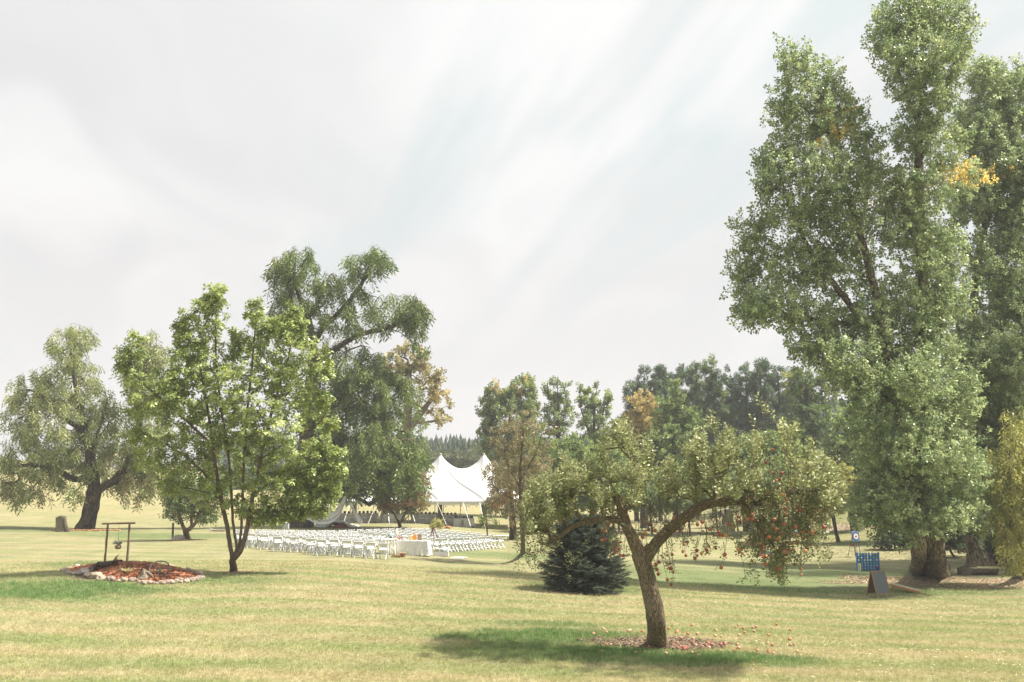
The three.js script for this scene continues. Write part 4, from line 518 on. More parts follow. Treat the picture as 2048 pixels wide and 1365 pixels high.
  part('post', pole(rel(w(208.5, 1129)).setY(-0.1), rel(w(215.6, 1050)), 0.05, 0.045, 1), logMat, ar); part('post', pole(rel(w(253.5, 1129)).setY(-0.1), rel(w(258.6, 1050)), 0.055, 0.048, 2), logMat, ar); part('crossbar', pole(rel(w(203, 1048)), rel(w(270, 1046.5)), 0.042, 0.05, 3), logMat, ar);
  const hp = w(235.3, 1099), hb = thing('hanging_basket', 'small grey planter of leaves hanging from the arbor crossbar', 'planter', hp);
  part('pot', new THREE.LatheGeometry([[0, 0], [0.09, 0], [0.135, 0.06], [0.14, 0.12], [0.115, 0.17], [0.1, 0.17], [0.12, 0.12], [0.1, 0.06]].map(([x, y]) => new THREE.Vector2(x, y)), 18), std(0.2, 0.17, 0.14, { roughness: 0.9 }), hb);
  part('hanger', merge([rod(V(0, 0.17, 0), V(0, w(235.3, 1049).y - hp.y, 0), 0.005), rod(V(0.1, 0.16, 0), V(0, 0.45, 0), 0.003), rod(V(-0.1, 0.16, 0), V(0, 0.45, 0), 0.003)]), M.dark, hb);
  const hl = []; for (let k = 0; k < 46; k++) { const a = r() * 6.28, e = 0.2 + r(), d = V(Math.cos(a), 0.3 + e, Math.sin(a)).normalize(), col = mix3([0.12, 0.17, 0.13], [0.22, 0.26, 0.24], r()); hl.push({ p: V(0, 0.15, 0).addScaledVector(d, 0.03 + r() * 0.12), up: d, face: V(r() - 0.5, 1, r() - 0.5), s: 0.38, c: col }); }
  leaves('foliage', SPRIG.small, M.leaf, hl, hb);
  // driftwood, plants and odd pieces on the mound
  const dp = bedTop(212, 1136), dw = thing('driftwood_log', 'dark twisted driftwood lying along the back of the mulch mound', 'driftwood', dp), q = (px, py, up = 0.04) => bedTop(px, py).sub(dp).add(V(0, up, 0));
  const dg = new Tubes(), dpts = [q(182, 1149), q(186, 1141, 0.12), q(196, 1137, 0.12), q(210, 1135, 0.1), q(222, 1132, 0.1), q(234, 1129, 0.12), q(243, 1126, 0.08)]; dg.add(new THREE.CatmullRomCurve3(dpts).getPoints(20), Array.from({ length: 21 }, (_, k) => 0.035 + 0.075 * Math.sin(Math.PI * Math.min(1, k / 17)) * (1 + 0.3 * n2(k, 3))), 9);
  dg.add([q(185, 1142, 0.1), q(180, 1145, 0.12), q(177, 1144, 0.1)], [0.03, 0.025, 0.012], 6); dg.add([q(225, 1132, 0.1), q(232, 1125, 0.2), q(237, 1121, 0.25)], [0.05, 0.03, 0.012], 6);
  part('log', dg.geo(), bark(0.12, 0.095, 0.08), dw);
  const spike = (name, label, cat, pos, n, len, wdt, cols, lean, seed) => { const t = thing(name, label, cat, pos), rr = rng(seed), P = []; for (let k = 0; k < n; k++) { const a = rr() * 6.28, e = lean * (0.4 + rr() * 0.6), L2 = len * (0.6 + rr() * 0.4), dx = Math.cos(a), dz = Math.sin(a); let pr = null; for (let s = 0; s <= 5; s++) { const u = s / 5, x = dx * e * u * L2, y = L2 * (u - e * 0.55 * u * u), ww = wdt * (1 - u * 0.95) * (u < 0.1 ? 0.6 : 1), cur = [V(x * 1 - dz * ww, y, dz * e * u * L2 + dx * ww), V(x + dz * ww, y, dz * e * u * L2 - dx * ww)]; if (pr) for (const v of [pr[0], pr[1], cur[0], pr[1], cur[1], cur[0]]) P.push(v.x, v.y, v.z); pr = cur; } } const gg = new THREE.BufferGeometry(); gg.setAttribute('position', new THREE.Float32BufferAttribute(P, 3)); gg.computeVertexNormals(); const m = new THREE.MeshPhysicalMaterial({ roughness: 1, transmission: 0.3, thickness: 0, side: THREE.DoubleSide }); m.color.setRGB(...cols); part('leaf_blades', gg, m, t).userData.kind = 'stuff'; return t; };
  spike('orange_plant', 'bright orange leaved plant at the top of the mulch mound', 'plant', bedTop(233, 1129), 26, 0.36, 0.022, [0.5, 0.17, 0.06], 0.7, 5);
  spike('green_plant', 'small green plant left of the orange plant on the mound', 'plant', bedTop(224, 1131), 14, 0.28, 0.016, [0.12, 0.22, 0.09], 0.9, 6);
  spike('grass_clump', 'pale dry ornamental grass in the middle of the mulch mound', 'grass clump', bedTop(253, 1147), 90, 0.42, 0.009, [0.36, 0.34, 0.14], 1.5, 7);
  spike('lily_plant', 'green strappy plant inside the dark hoop on the mulch mound', 'plant', bedTop(317, 1149), 42, 0.42, 0.014, [0.16, 0.24, 0.13], 1.2, 8);
  const hoopP = bedTop(317, 1153), hoop = thing('iron_hoop', 'dark leaning hoop around the strappy plant on the mound', 'hoop', hoopP, 0.2), hg = new THREE.TorusGeometry(0.34, 0.022, 8, 40); hg.rotateX(-0.75); hg.translate(0, 0.24, -0.1); part('ring', hg, std(0.07, 0.06, 0.055, { roughness: 0.8 }), hoop); part('spokes', merge([bar(V(-0.33, 0.24, -0.1), V(0.33, 0.24, -0.1), 0.02), bar(V(0, 0.03, 0.15), V(0, 0.46, -0.34), 0.02)]), std(0.07, 0.06, 0.055, { roughness: 0.8 }), hoop);
  const kp = bedTop(287, 1157), kn = thing('weathered_knot', 'grey weathered driftwood knot standing low on the mound front', 'driftwood', kp, 0.3); part('knot', rough(new THREE.ConeGeometry(0.2, 0.36, 14, 6).translate(0, 0.16, 0), 0.25, 4, 3), bark(0.4, 0.36, 0.3), kn); part('root', new Tubes().add([V(0, 0.25, 0), V(0.2, 0.14, 0.05), V(0.32, 0.02, 0.08)], [0.06, 0.045, 0.02], 8).geo(), bark(0.4, 0.36, 0.3), kn);
}
{ // stump, mulch under the willow, post, boulder, pale log
  const b = ground(124, 1064), D = -b.z, m = pxm(D), st = thing('tree_stump', 'weathered grey cut stump leaning left beside the willow trunk', 'stump', b), P = [], R = [];
  for (let k = 0; k <= 6; k++) { P.push(V(-4 * m * k / 6, 29 * m * k / 6 - 0.03, 0)); R.push((11.5 - k * 0.3) * m * (1 + 0.35 * Math.exp(-k * 1.2))); }
  part('trunk', new Tubes().add(P, R, 20, (k, w) => 1 + 0.09 * Math.sin(w * 3 + 1) + 0.06 * Math.sin(w * 7)).geo(), bark(0.42, 0.37, 0.31), st);
  const cap = new THREE.CircleGeometry(11 * m, 24); cap.rotateX(-Math.PI / 2); cap.rotateZ(0.1); cap.translate(-4 * m, 29 * m - 0.02, 0); part('cut_top', cap, std(0.5, 0.42, 0.32, { map: woodTex, roughness: 1 }), st);
  part('split_slab', new Tubes().add([V(5 * m, 26 * m, 7 * m), V(8 * m, 12 * m, 8 * m), V(14 * m, 0, 8 * m)], [3 * m, 4 * m, 5 * m], 9).geo(), bark(0.14, 0.11, 0.09), st);
  litter('willow_mulch', 'orange brown chips around the foot of the left willow', 'mulch', chip, chipMat, scatter(63, 2600, ground(178, 1061), 2.3, 1.5, 0.22, [[0.36, 0.17, 0.07], [0.5, 0.3, 0.15]], 0.3));
  litter('lilac_mulch', 'tan chips under the low tree beside the boulder', 'mulch', chip, chipMat, scatter(64, 900, ground(372, 1081), 1.2, 0.6, 0.16, [[0.36, 0.24, 0.13], [0.5, 0.38, 0.22]], 0.3));
  litter('maple_mulch', 'thin bare earth and bark bits at the foot of the many stemmed maple', 'mulch', chip, chipMat, scatter(65, 800, ground(478, 1147), 0.7, 0.45, 0.08, [[0.26, 0.19, 0.12], [0.42, 0.33, 0.2]], 0.4));
  const pb = ground(344.5, 1081), po = thing('fence_post', 'dark single wooden post left of the low tree', 'post', pb), pm = pxm(-pb.z); part('post', new Tubes().add([V(0, -0.1, 0), V(0, 16 * pm, 0), V(0, 33 * pm, 0)], [2.1 * pm, 2 * pm, 1.9 * pm], 9).geo(), M.barkGrey, po); part('cap', new THREE.ConeGeometry(2 * pm, 1.5 * pm, 9).translate(0, 33.6 * pm, 0), M.barkGrey, po);
  const rb = ground(357, 1081), rm = pxm(-rb.z), bo = shadows(new THREE.Mesh(stoneGeo[2], stoneMat[1])); bo.name = 'boulder'; bo.position.copy(rb).add(V(0, 1.5 * rm, 0)); bo.scale.set(26 * rm, 16 * rm, 14 * rm); scene.add(bo); tag(bo, 'pale boulder between the fence post and the low tree', 'boulder');
  const lb = ground(434, 1063), lm = pxm(-lb.z), lo = thing('bleached_log', 'bleached white log lying on the grass left of the chairs', 'log', lb); part('log', new Tubes().add([V(-16 * lm, 6 * lm, 0), V(-10 * lm, 2.5 * lm, 0), V(0, 1.6 * lm, 0.2), V(16 * lm, 1.2 * lm, 0.1)], [1.3 * lm, 1.7 * lm, 2 * lm, 1.4 * lm], 9).geo(), bark(0.62, 0.58, 0.52), lo); part('branch', new Tubes().add([V(-9 * lm, 2.5 * lm, 0), V(-14 * lm, 1 * lm, 0.3)], [1.2 * lm, 0.7 * lm], 7).geo(), bark(0.62, 0.58, 0.52), lo);
}

// ---------- the white folding chairs ----------
const ORD = ['first', 'second', 'third', 'fourth', 'fifth', 'sixth', 'seventh', 'eighth', 'ninth', 'tenth', 'eleventh', 'twelfth', 'thirteenth', 'fourteenth', 'fifteenth', 'sixteenth'];
const chair0 = (() => {
  const t = thing('folding_chair', '', 'chair', V(0, 0, 0)), m = M.white;
  for (const s of [-1, 1]) part('upright', bar(V(s * 0.205, 0, -0.2), V(s * 0.205, 0.79, 0.25), 0.036, 0.05), m, t);
  for (const s of [-1, 1]) part('leg', bar(V(s * 0.168, 0, 0.27), V(s * 0.168, 0.43, -0.14), 0.034, 0.045), m, t);
  const bs = new THREE.Shape(); bs.moveTo(-0.19, 0); bs.lineTo(0.19, 0); bs.lineTo(0.2, 0.13); bs.quadraticCurveTo(0, 0.185, -0.2, 0.13); bs.closePath();
  const bk = new THREE.ExtrudeGeometry(bs, { depth: 0.022, bevelEnabled: false, curveSegments: 6 }); bk.rotateX(0.517 - 0.0); bk.translate(0, 0.645, 0.165); part('backrest', bk, m, t);
  part('back_slat', box(0.38, 0.045, 0.018, 0, 0.53, 0.1, 0.5), m, t);
  part('seat', rbox(0.38, 0.045, 0.39, 0.018, 0, 0.45, -0.04, 0.04), M.whitePad, t);
  part('stretcher', box(0.3, 0.03, 0.02, 0, 0.12, 0.155), m, t); part('stretcher', box(0.3, 0.03, 0.02, 0, 0.25, 0.03), m, t); part('stretcher', box(0.38, 0.03, 0.02, 0, 0.1, -0.14), m, t);
  return t;
})();
let chairUsed = false;
function chair(p, turn, label, group) { if (!chairUsed) { chairUsed = true; chair0.position.copy(p); chair0.rotation.y = turn; chair0.userData = { label, category: 'chair', group }; return chair0; } return dup(chair0, label, p, turn, group); }
const rc = rng(91);
{
  // left block: ten rows, the nearest the shortest, all facing away to the arch
  const left = [700, 652, 627, 598, 566, 541, 512, 492, 487, 489];
  for (let k = 0; k < 10; k++) {
    const D = 48.3 + 0.98 * k, x0 = (left[k] - 1024) / FOC * D, x1 = -5.5 - 0.34 * (D - 48.3) - 0.55; let i = 0;
    for (let x = x0; x < x1; x += 0.585, i++) chair(onGround(x + (rc() - 0.5) * 0.1, D + (rc() - 0.5) * 0.18), -0.05 + (rc() - 0.5) * 0.22, `${ORD[i]} white chair from the left in row ${ORD[k]} from the camera, left block`, 'white folding chairs of the left block');
  }
  // right block: rows stand one behind another from the aisle outwards, the chairs turned left to the arch
  for (let rrow = 0; rrow < 7; rrow++) for (let i = 0; i < 13; i++) {
    const x = -5.4 - rrow * 0.72 + i * 0.385, D = 53.4 + rrow * 0.62 + i * 0.6;
    chair(onGround(x + (rc() - 0.5) * 0.1, D + (rc() - 0.5) * 0.12), 0.86 + (rc() - 0.5) * 0.22, `white chair turned left, ${ORD[i]} from the table end, ${ORD[rrow]} row from the camera`, 'white folding chairs of the right block');
  }
}

// ---------- drinks table and what stands round it ----------
function clothTable(name, label, pos, turn, w, d, h, seed, mat = M.cloth, flare = 0.1) {
  const t = thing(name, label, 'table', pos, turn), N = 120, p = [], idx = [], rows = 10;
  const per = (s) => { const L = 2 * (w + d); let q = s * L; if (q < w) return [-w / 2 + q, d / 2, 0, 1]; q -= w; if (q < d) return [w / 2, d / 2 - q, 1, 0]; q -= d; if (q < w) return [w / 2 - q, -d / 2, 0, -1]; q -= w; return [-w / 2, -d / 2 + q, -1, 0]; };
  for (let k = 0; k <= rows; k++) for (let i = 0; i < N; i++) { const s = i / N, [x, z, nx, nz] = per(s), u = k / rows, f = u * (flare + 0.05 * n2(s * 30 + seed, u * 1.2) + 0.035 * Math.sin(s * 90 + n2(s * 9, seed) * 5)) + (u > 0.05 ? 0.02 * n2(s * 24 + u * 3 * (1 - 2 * s), seed + u * 4) : 0); p.push(x + nx * f, h - (h - 0.015) * u, z + nz * f); }
  for (let k = 0; k < rows; k++) for (let i = 0; i < N; i++) { const a = k * N + i, b = k * N + (i + 1) % N; idx.push(a, a + N, b, b, a + N, b + N); }
  const g = new THREE.BufferGeometry(); g.setAttribute('position', new THREE.Float32BufferAttribute(p, 3)); g.setIndex(idx); g.computeVertexNormals();
  part('table_top', rbox(w, 0.03, d, 0.012, 0, h - 0.018, 0), M.woodCut, t); for (const sx of [-1, 1]) for (const sz of [-1, 1]) part('leg', rod(V(sx * (w / 2 - 0.12), 0, sz * (d / 2 - 0.1)), V(sx * (w / 2 - 0.12), h - 0.03, sz * (d / 2 - 0.1)), 0.015), M.metal, t);
  const skirt = part('tablecloth', g, mat, t); part('cloth_top', rbox(w + 0.012, 0.012, d + 0.012, 0.005, 0, h + 0.004, 0), mat, skirt);
  return t;
}
{
  const c = ground(825, 1111.5), D = -c.z, m = pxm(D), h = 0.74, top = (px, dz = 0) => V((px - 1024) * pxm(D - dz), c.y + h + 0.012, c.z + dz);
  clothTable('drinks_table', 'long table under a draped white cloth holding the drink dispensers', c.clone().add(V(0.05, 0, 0)), -0.12, 1.62, 0.7, h, 4, M.cloth, 0.07);
  clothTable('side_table', 'narrow cloth covered table joined to the left end of the drinks table', ground(777, 1109), 0.25, 0.5, 0.7, h, 9, std(0.66, 0.65, 0.56, { roughness: 0.95, side: THREE.DoubleSide }), 0.06);
  const glass = (r, g, b) => { const q = new THREE.MeshPhysicalMaterial({ roughness: 0.08, transmission: 0, clearcoat: 1 }); q.color.setRGB(r, g, b); return q; };
  const disp = (px, label, col, w, hh) => { const t = thing('drink_dispenser', label, 'dispenser', top(px, 0.02), 0.1); part('jar', rbox(w, hh * 0.86, w * 0.8, 0.03, 0, hh * 0.5, 0), glass(...col), t); part('lid', rbox(w * 0.8, hh * 0.1, w * 0.7, 0.02, 0, hh * 0.97, 0), M.metal, t); part('base', box(w * 0.9, hh * 0.08, w * 0.7, 0, hh * 0.04, 0), M.metal, t); part('spigot', rod(V(0, hh * 0.2, w * 0.38), V(0, hh * 0.2, w * 0.38 + 0.05), 0.012), M.metal, t); return t; };
  disp(823, 'drink dispenser filled with pale yellow lemonade', [0.72, 0.66, 0.36], 0.18, 0.29); disp(832.5, 'drink dispenser filled with bright orange drink', [0.85, 0.27, 0.02], 0.2, 0.3);
  const fr = thing('framed_sign', 'small brown framed sign at the right end of the drinks table', 'sign', top(842.3, 0.03), -0.1); part('frame', merge([box(0.2, 0.025, 0.02, 0, 0.28, 0), box(0.2, 0.025, 0.02, 0, 0.012, 0), box(0.025, 0.243, 0.02, -0.0875, 0.146, 0), box(0.025, 0.243, 0.02, 0.0875, 0.146, 0)]), M.woodWarm, fr); part('panel', box(0.15, 0.243, 0.01, 0, 0.146, -0.003), std(0.3, 0.24, 0.2, { roughness: 0.8 }), fr); part('easel_leg', bar(V(0, 0.2, -0.01), V(0, 0, -0.1), 0.012), M.woodWarm, fr);
  const bw = thing('white_bowls', 'two white bowls stacked on a stand on the drinks table', 'bowls', top(811.5, 0.05)), bowl = [[0, 0], [0.05, 0], [0.12, 0.07], [0.13, 0.1], [0.12, 0.1], [0.05, 0.02], [0, 0.02]].map(([x, y]) => new THREE.Vector2(x, y)); part('bowl', new THREE.LatheGeometry(bowl, 20), M.white, bw); part('bowl', new THREE.LatheGeometry(bowl.map((v) => new THREE.Vector2(v.x * 0.9, v.y)), 20).translate(0, 0.14, 0), M.white, bw); part('stem', rod(V(0, 0.02, 0), V(0, 0.145, 0), 0.02), M.white, bw);
  const pk = new THREE.MeshPhysicalMaterial({ roughness: 0.15, transmission: 0.75, thickness: 0 }); pk.color.setRGB(0.85, 0.68, 0.66);
  [799, 803, 807].forEach((px, i) => { const t = thing('cup_stack', ['pink tinted cup stack nearest the bowl', 'middle stack of pink tinted cups on the drinks table', 'pink tinted cup stack nearest the white bowls'][i], 'cups', top(px, 0.0)); for (let k = 0; k < 4; k++) part('cup', new THREE.CylinderGeometry(0.042, 0.034, 0.11, 14, 1, true).translate(0, 0.055 + k * 0.045, 0), pk, t); });
  const pb = thing('snack_bowl', 'shallow pinkish tan bowl at the left front of the drinks table', 'bowl', top(795, 0.16)); part('bowl', new THREE.LatheGeometry([[0, 0], [0.08, 0], [0.13, 0.06], [0.135, 0.075], [0.12, 0.07], [0, 0.03]].map(([x, y]) => new THREE.Vector2(x, y)), 20), std(0.6, 0.36, 0.25, { roughness: 0.6 }), pb); part('contents', rough(new THREE.SphereGeometry(0.11, 14, 8).scale(1, 0.35, 1), 0.2, 20, 1).translate(0, 0.07, 0), std(0.7, 0.5, 0.36), pb);
  const vp = ground(781, 1108).add(V(0, h + 0.012, 0)), vs = thing('flower_vase', 'dark vase of blue green hydrangeas on the left table end', 'vase', vp); part('vase', new THREE.LatheGeometry([[0, 0], [0.05, 0], [0.07, 0.06], [0.05, 0.13], [0.045, 0.13], [0, 0.02]].map(([x, y]) => new THREE.Vector2(x, y)), 16), std(0.06, 0.06, 0.06, { roughness: 0.3 }), vs);
  [[0, 0.22, 0], [0.08, 0.2, 0.04], [-0.09, 0.2, 0.03], [0.02, 0.19, 0.1], [-0.03, 0.25, -0.05]].forEach(([x, y, z], i) => part('blossom', rough(new THREE.IcosahedronGeometry(0.075, 3), 0.3, 30, i).translate(x, y, z), std(...[[0.3, 0.42, 0.44], [0.42, 0.5, 0.56], [0.26, 0.36, 0.33], [0.5, 0.55, 0.6], [0.36, 0.46, 0.44]][i]), vs));
  const tp = ground(792, 1115.5), ty = thing('wooden_tray', 'pink wooden tray with upright handles on the grass before the table', 'tray', tp, 0.15), tm = std(0.6, 0.38, 0.26, { map: woodTex }); part('tray', merge([box(0.44, 0.02, 0.3, 0, 0.03, 0), box(0.44, 0.05, 0.015, 0, 0.06, 0.15), box(0.44, 0.05, 0.015, 0, 0.06, -0.15), box(0.015, 0.05, 0.285, -0.213, 0.065, 0), box(0.015, 0.05, 0.285, 0.213, 0.065, 0)]), tm, ty); for (const x of [-0.1, 0.02]) part('handle', rod(V(x, 0.04, 0), V(x, 0.34, 0), 0.014), std(0.3, 0.1, 0.05), ty);
  const kp = ground(805.5, 1115), kb = thing('wicker_basket', 'brown wicker basket on the grass in front of the tablecloth', 'basket', kp); part('basket', new THREE.CylinderGeometry(0.16, 0.125, 0.2, 22, 5, true).translate(0, 0.1, 0), std(0.44, 0.27, 0.16, { map: woodTex, side: THREE.DoubleSide }), kb); part('base', new THREE.CylinderGeometry(0.122, 0.122, 0.015, 22).translate(0, 0.012, 0), std(0.3, 0.18, 0.1), kb); part('rim', new THREE.TorusGeometry(0.16, 0.014, 8, 26).rotateX(Math.PI / 2).translate(0, 0.2, 0), std(0.5, 0.32, 0.2), kb);
  const cb = thing('cream_lamp', 'cream square shade standing behind the cups on the drinks table', 'lamp shade', top(796.5, -0.25)); part('shade', new THREE.CylinderGeometry(0.09, 0.12, 0.22, 4, 1).rotateY(0.78).translate(0, 0.42, 0), std(0.78, 0.72, 0.6), cb); part('stand', rod(V(0, 0, 0), V(0, 0.32, 0), 0.02), M.white, cb);
  // easel
  const ep = ground(867, 1101), em = pxm(-ep.z), E = (px, py, dz = 0) => at(px, py, -ep.z - dz).sub(ep), ea = thing('easel', 'thin copper tripod easel standing behind the white planter box', 'easel', ep), ap = E(866, 1056);
  for (const [px, py, dz] of [[855, 1098, 0.2], [885, 1099, 0.2], [866.5, 1095, -0.4]]) { const f = E(px, py, dz); const gp = groundH(f.x + ep.x, f.z + ep.z) - ep.y; part('leg', rod(V(f.x, gp, f.z), ap.clone().add(V((px - 866) * 0.002, 0, 0)), 0.03), M.copper, ea); }
  part('crossbar', rod(E(860.5, 1075.5, 0.12), E(881, 1075, 0.12), 0.026), M.copper, ea);
  // planter box
  const pp = ground(882, 1113.5), pl = thing('planter_box', 'white wooden planter box of cream and blue flowers right of the table', 'planter', pp, -0.06); const wd = 30 * pxm(-pp.z), hh = 0.24;
  for (let k = 0; k < 3; k++) for (const z of [0.11, -0.11]) part('board', box(wd, hh / 3 - 0.004, 0.018, 0, hh / 3 * (k + 0.5) + 0.01, z), M.white, pl); for (const s of [-1, 1]) part('end_board', box(0.018, hh, 0.2, s * (wd / 2 - 0.012), hh / 2 + 0.01, 0), M.white, pl);
  const fr2 = rng(97); for (let k = 0; k < 26; k++) part('flower', rough(new THREE.IcosahedronGeometry(0.06 + fr2() * 0.04, 2), 0.3, 30, k), std(...[[0.75, 0.68, 0.36], [0.78, 0.76, 0.6], [0.45, 0.52, 0.66], [0.8, 0.78, 0.74]][Math.floor(fr2() * 4)]), pl).position.set((fr2() - 0.5) * wd * 0.92, hh + 0.04 + fr2() * 0.09, (fr2() - 0.5) * 0.18);
  const pf = []; for (let k = 0; k < 50; k++) pf.push({ p: V((fr2() - 0.5) * wd * 0.95, hh - 0.04, (fr2() - 0.5) * 0.18), up: V((fr2() - 0.5) * 0.8, 1, (fr2() - 0.5) * 0.8), face: V(fr2() - 0.5, 0.5, fr2() - 0.5), s: 0.5, c: mix3([0.14, 0.22, 0.07], [0.3, 0.34, 0.12], fr2()) }); leaves('foliage', SPRIG.small, M.leaf, pf, pl);
  const fp = ground(917, 1117.5), fb = thing('white_board', 'flat white board lying on the grass right of the planter box', 'board', fp, -0.25); part('board', rbox(0.72, 0.03, 0.75, 0.01, 0, 0.03, 0), M.white, fb); part('batten', box(0.72, 0.014, 0.05, 0, 0.052, 0.3), M.white, fb);
}

// ---------- the tent ----------
{
  const Df = 87, Dc = 92.5, Db = 98, X = (px, D) => (px - 1024) * pxm(D), x0 = X(640, Df), x1 = X(1050, Df), gy = groundH(X(900, Df), -Df), eY = at(900, 1003.5, Df).y, pY = at(882, 907, Dc).y, org = V(X(880, Df), gy, -Df);
  const peaks = [713, 798, 882, 968].map((p) => X(p, Dc));
  const ridge = (x) => { if (x <= peaks[0]) return Math.pow(clamp((x - x0) / (peaks[0] - x0)), 1.25); if (x >= peaks[3]) return Math.pow(clamp((x1 - x) / (x1 - peaks[3])), 1.25); for (let i = 0; i < 3; i++) if (x <= peaks[i + 1]) { const t = (x - peaks[i]) / (peaks[i + 1] - peaks[i]); return 1 - 0.34 * Math.pow(Math.sin(Math.PI * t), 0.75); } return 0; };
  const near = (x) => Math.max(...peaks.map((p) => Math.exp(-(((x - p) / 0.9) ** 2))));
  const roofY = (x, v) => { const R = ridge(x); return eY + (pY - eY) * R * Math.pow(1 - Math.abs(v), 1.02 + 0.3 * near(x) * (1 - Math.abs(v))); };
  const t = thing('wedding_tent', 'large white pole tent with pointed peaks beyond the chairs', 'tent', org), nx = 150, nz = 40, p = [], idx = [];
  for (let j = 0; j <= nz; j++) for (let i = 0; i <= nx; i++) { const x = lerp(x0, x1, i / nx), v = j / nz * 2 - 1, z = -Dc + v * (Dc - Df); p.push(x - org.x, roofY(x, v) - gy, z - org.z); if (i < nx && j < nz) { const a = j * (nx + 1) + i; idx.push(a, a + nx + 1, a + 1, a + 1, a + nx + 1, a + nx + 2); } }
  const g = new THREE.BufferGeometry(); g.setAttribute('position', new THREE.Float32BufferAttribute(p, 3)); g.setIndex(idx); g.computeVertexNormals(); const roof = part('canopy', g, M.canvas, t);
  const val = (za, zb, xa, xb, n) => { const q = [], ii = []; for (let i = 0; i <= n; i++) { const u = i / n, sw = 0.07 * Math.abs(Math.sin(u * n / 8 * Math.PI)); const x = lerp(xa, xb, u), z = lerp(za, zb, u); q.push(x - org.x, eY - gy + 0.02, z - org.z, x - org.x, eY - gy - 0.26 + sw * 0.7 - 0.06, z - org.z + 0.03 * Math.sin(i * 1.3)); if (i < n) ii.push(2 * i, 2 * i + 1, 2 * i + 2, 2 * i + 2, 2 * i + 1, 2 * i + 3); } const h = new THREE.BufferGeometry(); h.setAttribute('position', new THREE.Float32BufferAttribute(q, 3)); h.setIndex(ii); h.computeVertexNormals(); return h; };
  part('valance', val(-Df + 0.02, -Df + 0.02, x0, x1, 64), M.canvas, t); part('valance', val(-Db - 0.02, -Db - 0.02, x0, x1, 64), M.canvas, t); part('valance', val(-Df, -Db, x0, x0, 32), M.canvas, t); part('valance', val(-Df, -Db, x1, x1, 32), M.canvas, t);
  // seams of the roof, as cords lying on it
  const seam = (xa, va, xb, vb, off) => { const P = []; for (let k = 0; k <= 24; k++) { const u = k / 24, x = lerp(xa, xb, u) + off, v = lerp(va, vb, u); P.push(V(x - org.x, roofY(x, v) - gy + 0.03, -Dc + v * (Dc - Df) - org.z)); } return new Tubes().add(P, P.map(() => 0.022), 5).geo(); };
  const ropeM = std(0.3, 0.3, 0.31), strapM = std(0.72, 0.7, 0.66);
  for (const [a, b] of [[2, 968], [1, 878]]) { part('seam_cord', seam(peaks[a], 0.02, X(b - 2, Df), 0.97, 0), ropeM, roof); part('seam_cord', seam(peaks[a], 0.02, X(b - 2, Df), 0.97, 0.16), ropeM, roof); }
  for (const px of [660, 692, 755, 776, 840, 861, 925, 946, 1005]) { const P = []; for (let k = 0; k <= 20; k++) { const v = k / 20 * 0.99, x = X(px, Dc); P.push(V(x - org.x, roofY(x, v) - gy + 0.004, -Dc + v * (Dc - Df) - org.z)); } part('panel_seam', new Tubes().add(P, P.map(() => 0.014), 4).geo(), M.canvas, roof); }
  for (const px of [713, 798, 882, 968]) { const x = X(px, Dc) - org.x, yb = groundH(X(px, Dc), -Dc) - gy; part('centre_pole', new THREE.CylinderGeometry(0.09, 0.09, pY - gy - yb, 12).translate(x, (pY - gy + yb) / 2, -Dc - org.z), M.woodOld, t); part('peak_cap', new THREE.ConeGeometry(0.14, 0.12, 12).translate(x, pY - gy - 0.03, -Dc - org.z), M.canvas, t);
    part('pole_drape', new THREE.LatheGeometry([[0.3, 0], [0.22, 0.8], [0.2, 1.6], [0.28, 2.2]].map(([a, b]) => new THREE.Vector2(a, b)), 16).translate(x, yb, -Dc - org.z), M.burlap, t); }
  for (const D of [Df, Db]) for (const px of [665, 716, 768, 820, 871.7, 922, 973, 1024]) { const x = X(px, Df), yb = groundH(x, -D); part('side_pole', new THREE.CylinderGeometry(0.035, 0.035, eY - yb, 8).translate(x - org.x, (eY + yb) / 2 - gy, -D - org.z), M.metal, t); }
  for (const [px, dx] of [[665, -8], [705, -14], [757, -17], [778, 4], [820, 14], [876, 20], [927, 17], [960, 12], [1010, 14]]) { const a = V(X(px, Df) - org.x, eY - gy - 0.1, 0.02), bx = X(px + dx, Df - 1.6), b = V(bx - org.x, groundH(bx, -Df + 1.6) - gy, 1.6); part('guy_strap', bar(a, b, 0.05, 0.02), strapM, t); part('stake', rod(b.clone().add(V(0, -0.1, 0)), b.clone().add(V(-0.05, 0.22, -0.02)), 0.025), M.metal, t); part('ratchet', box(0.09, 0.14, 0.05, lerp(a.x, b.x, 0.6), lerp(a.y, b.y, 0.6), lerp(a.z, b.z, 0.6)), M.metal, t); }
  // string of bulbs
  const sl = thing('string_lights', 'string of round white bulbs hanging inside the tent front', 'string lights', V(org.x, eY - 0.3, -Df - 0.6)), pts = []; const xs = []; for (let px = 650; px < 1020; px += 15.2) xs.push(px);
  xs.forEach((px, i) => { pts.push(V(X(px, Df + 0.6) - org.x, -0.02 - 0.07 * Math.abs(Math.sin(i * 0.9)), 0)); }); part('cable', new Tubes().add(pts, pts.map(() => 0.008), 4).geo(), M.dark, sl); const bg2 = new THREE.SphereGeometry(0.06, 12, 8); pts.forEach((q) => { const b = part('bulb', bg2, M.white, sl); b.position.copy(q).add(V(0, -0.07, 0)); });
  // tables and chairs under it
  const grey = std(0.55, 0.55, 0.53, { roughness: 0.95, side: THREE.DoubleSide });
  const tb = (px, D, w, d, label, seed) => clothTable('banquet_table', label, onGround(X(px, D), D), 0.02, w, d, 0.75, seed, grey, 0.06);
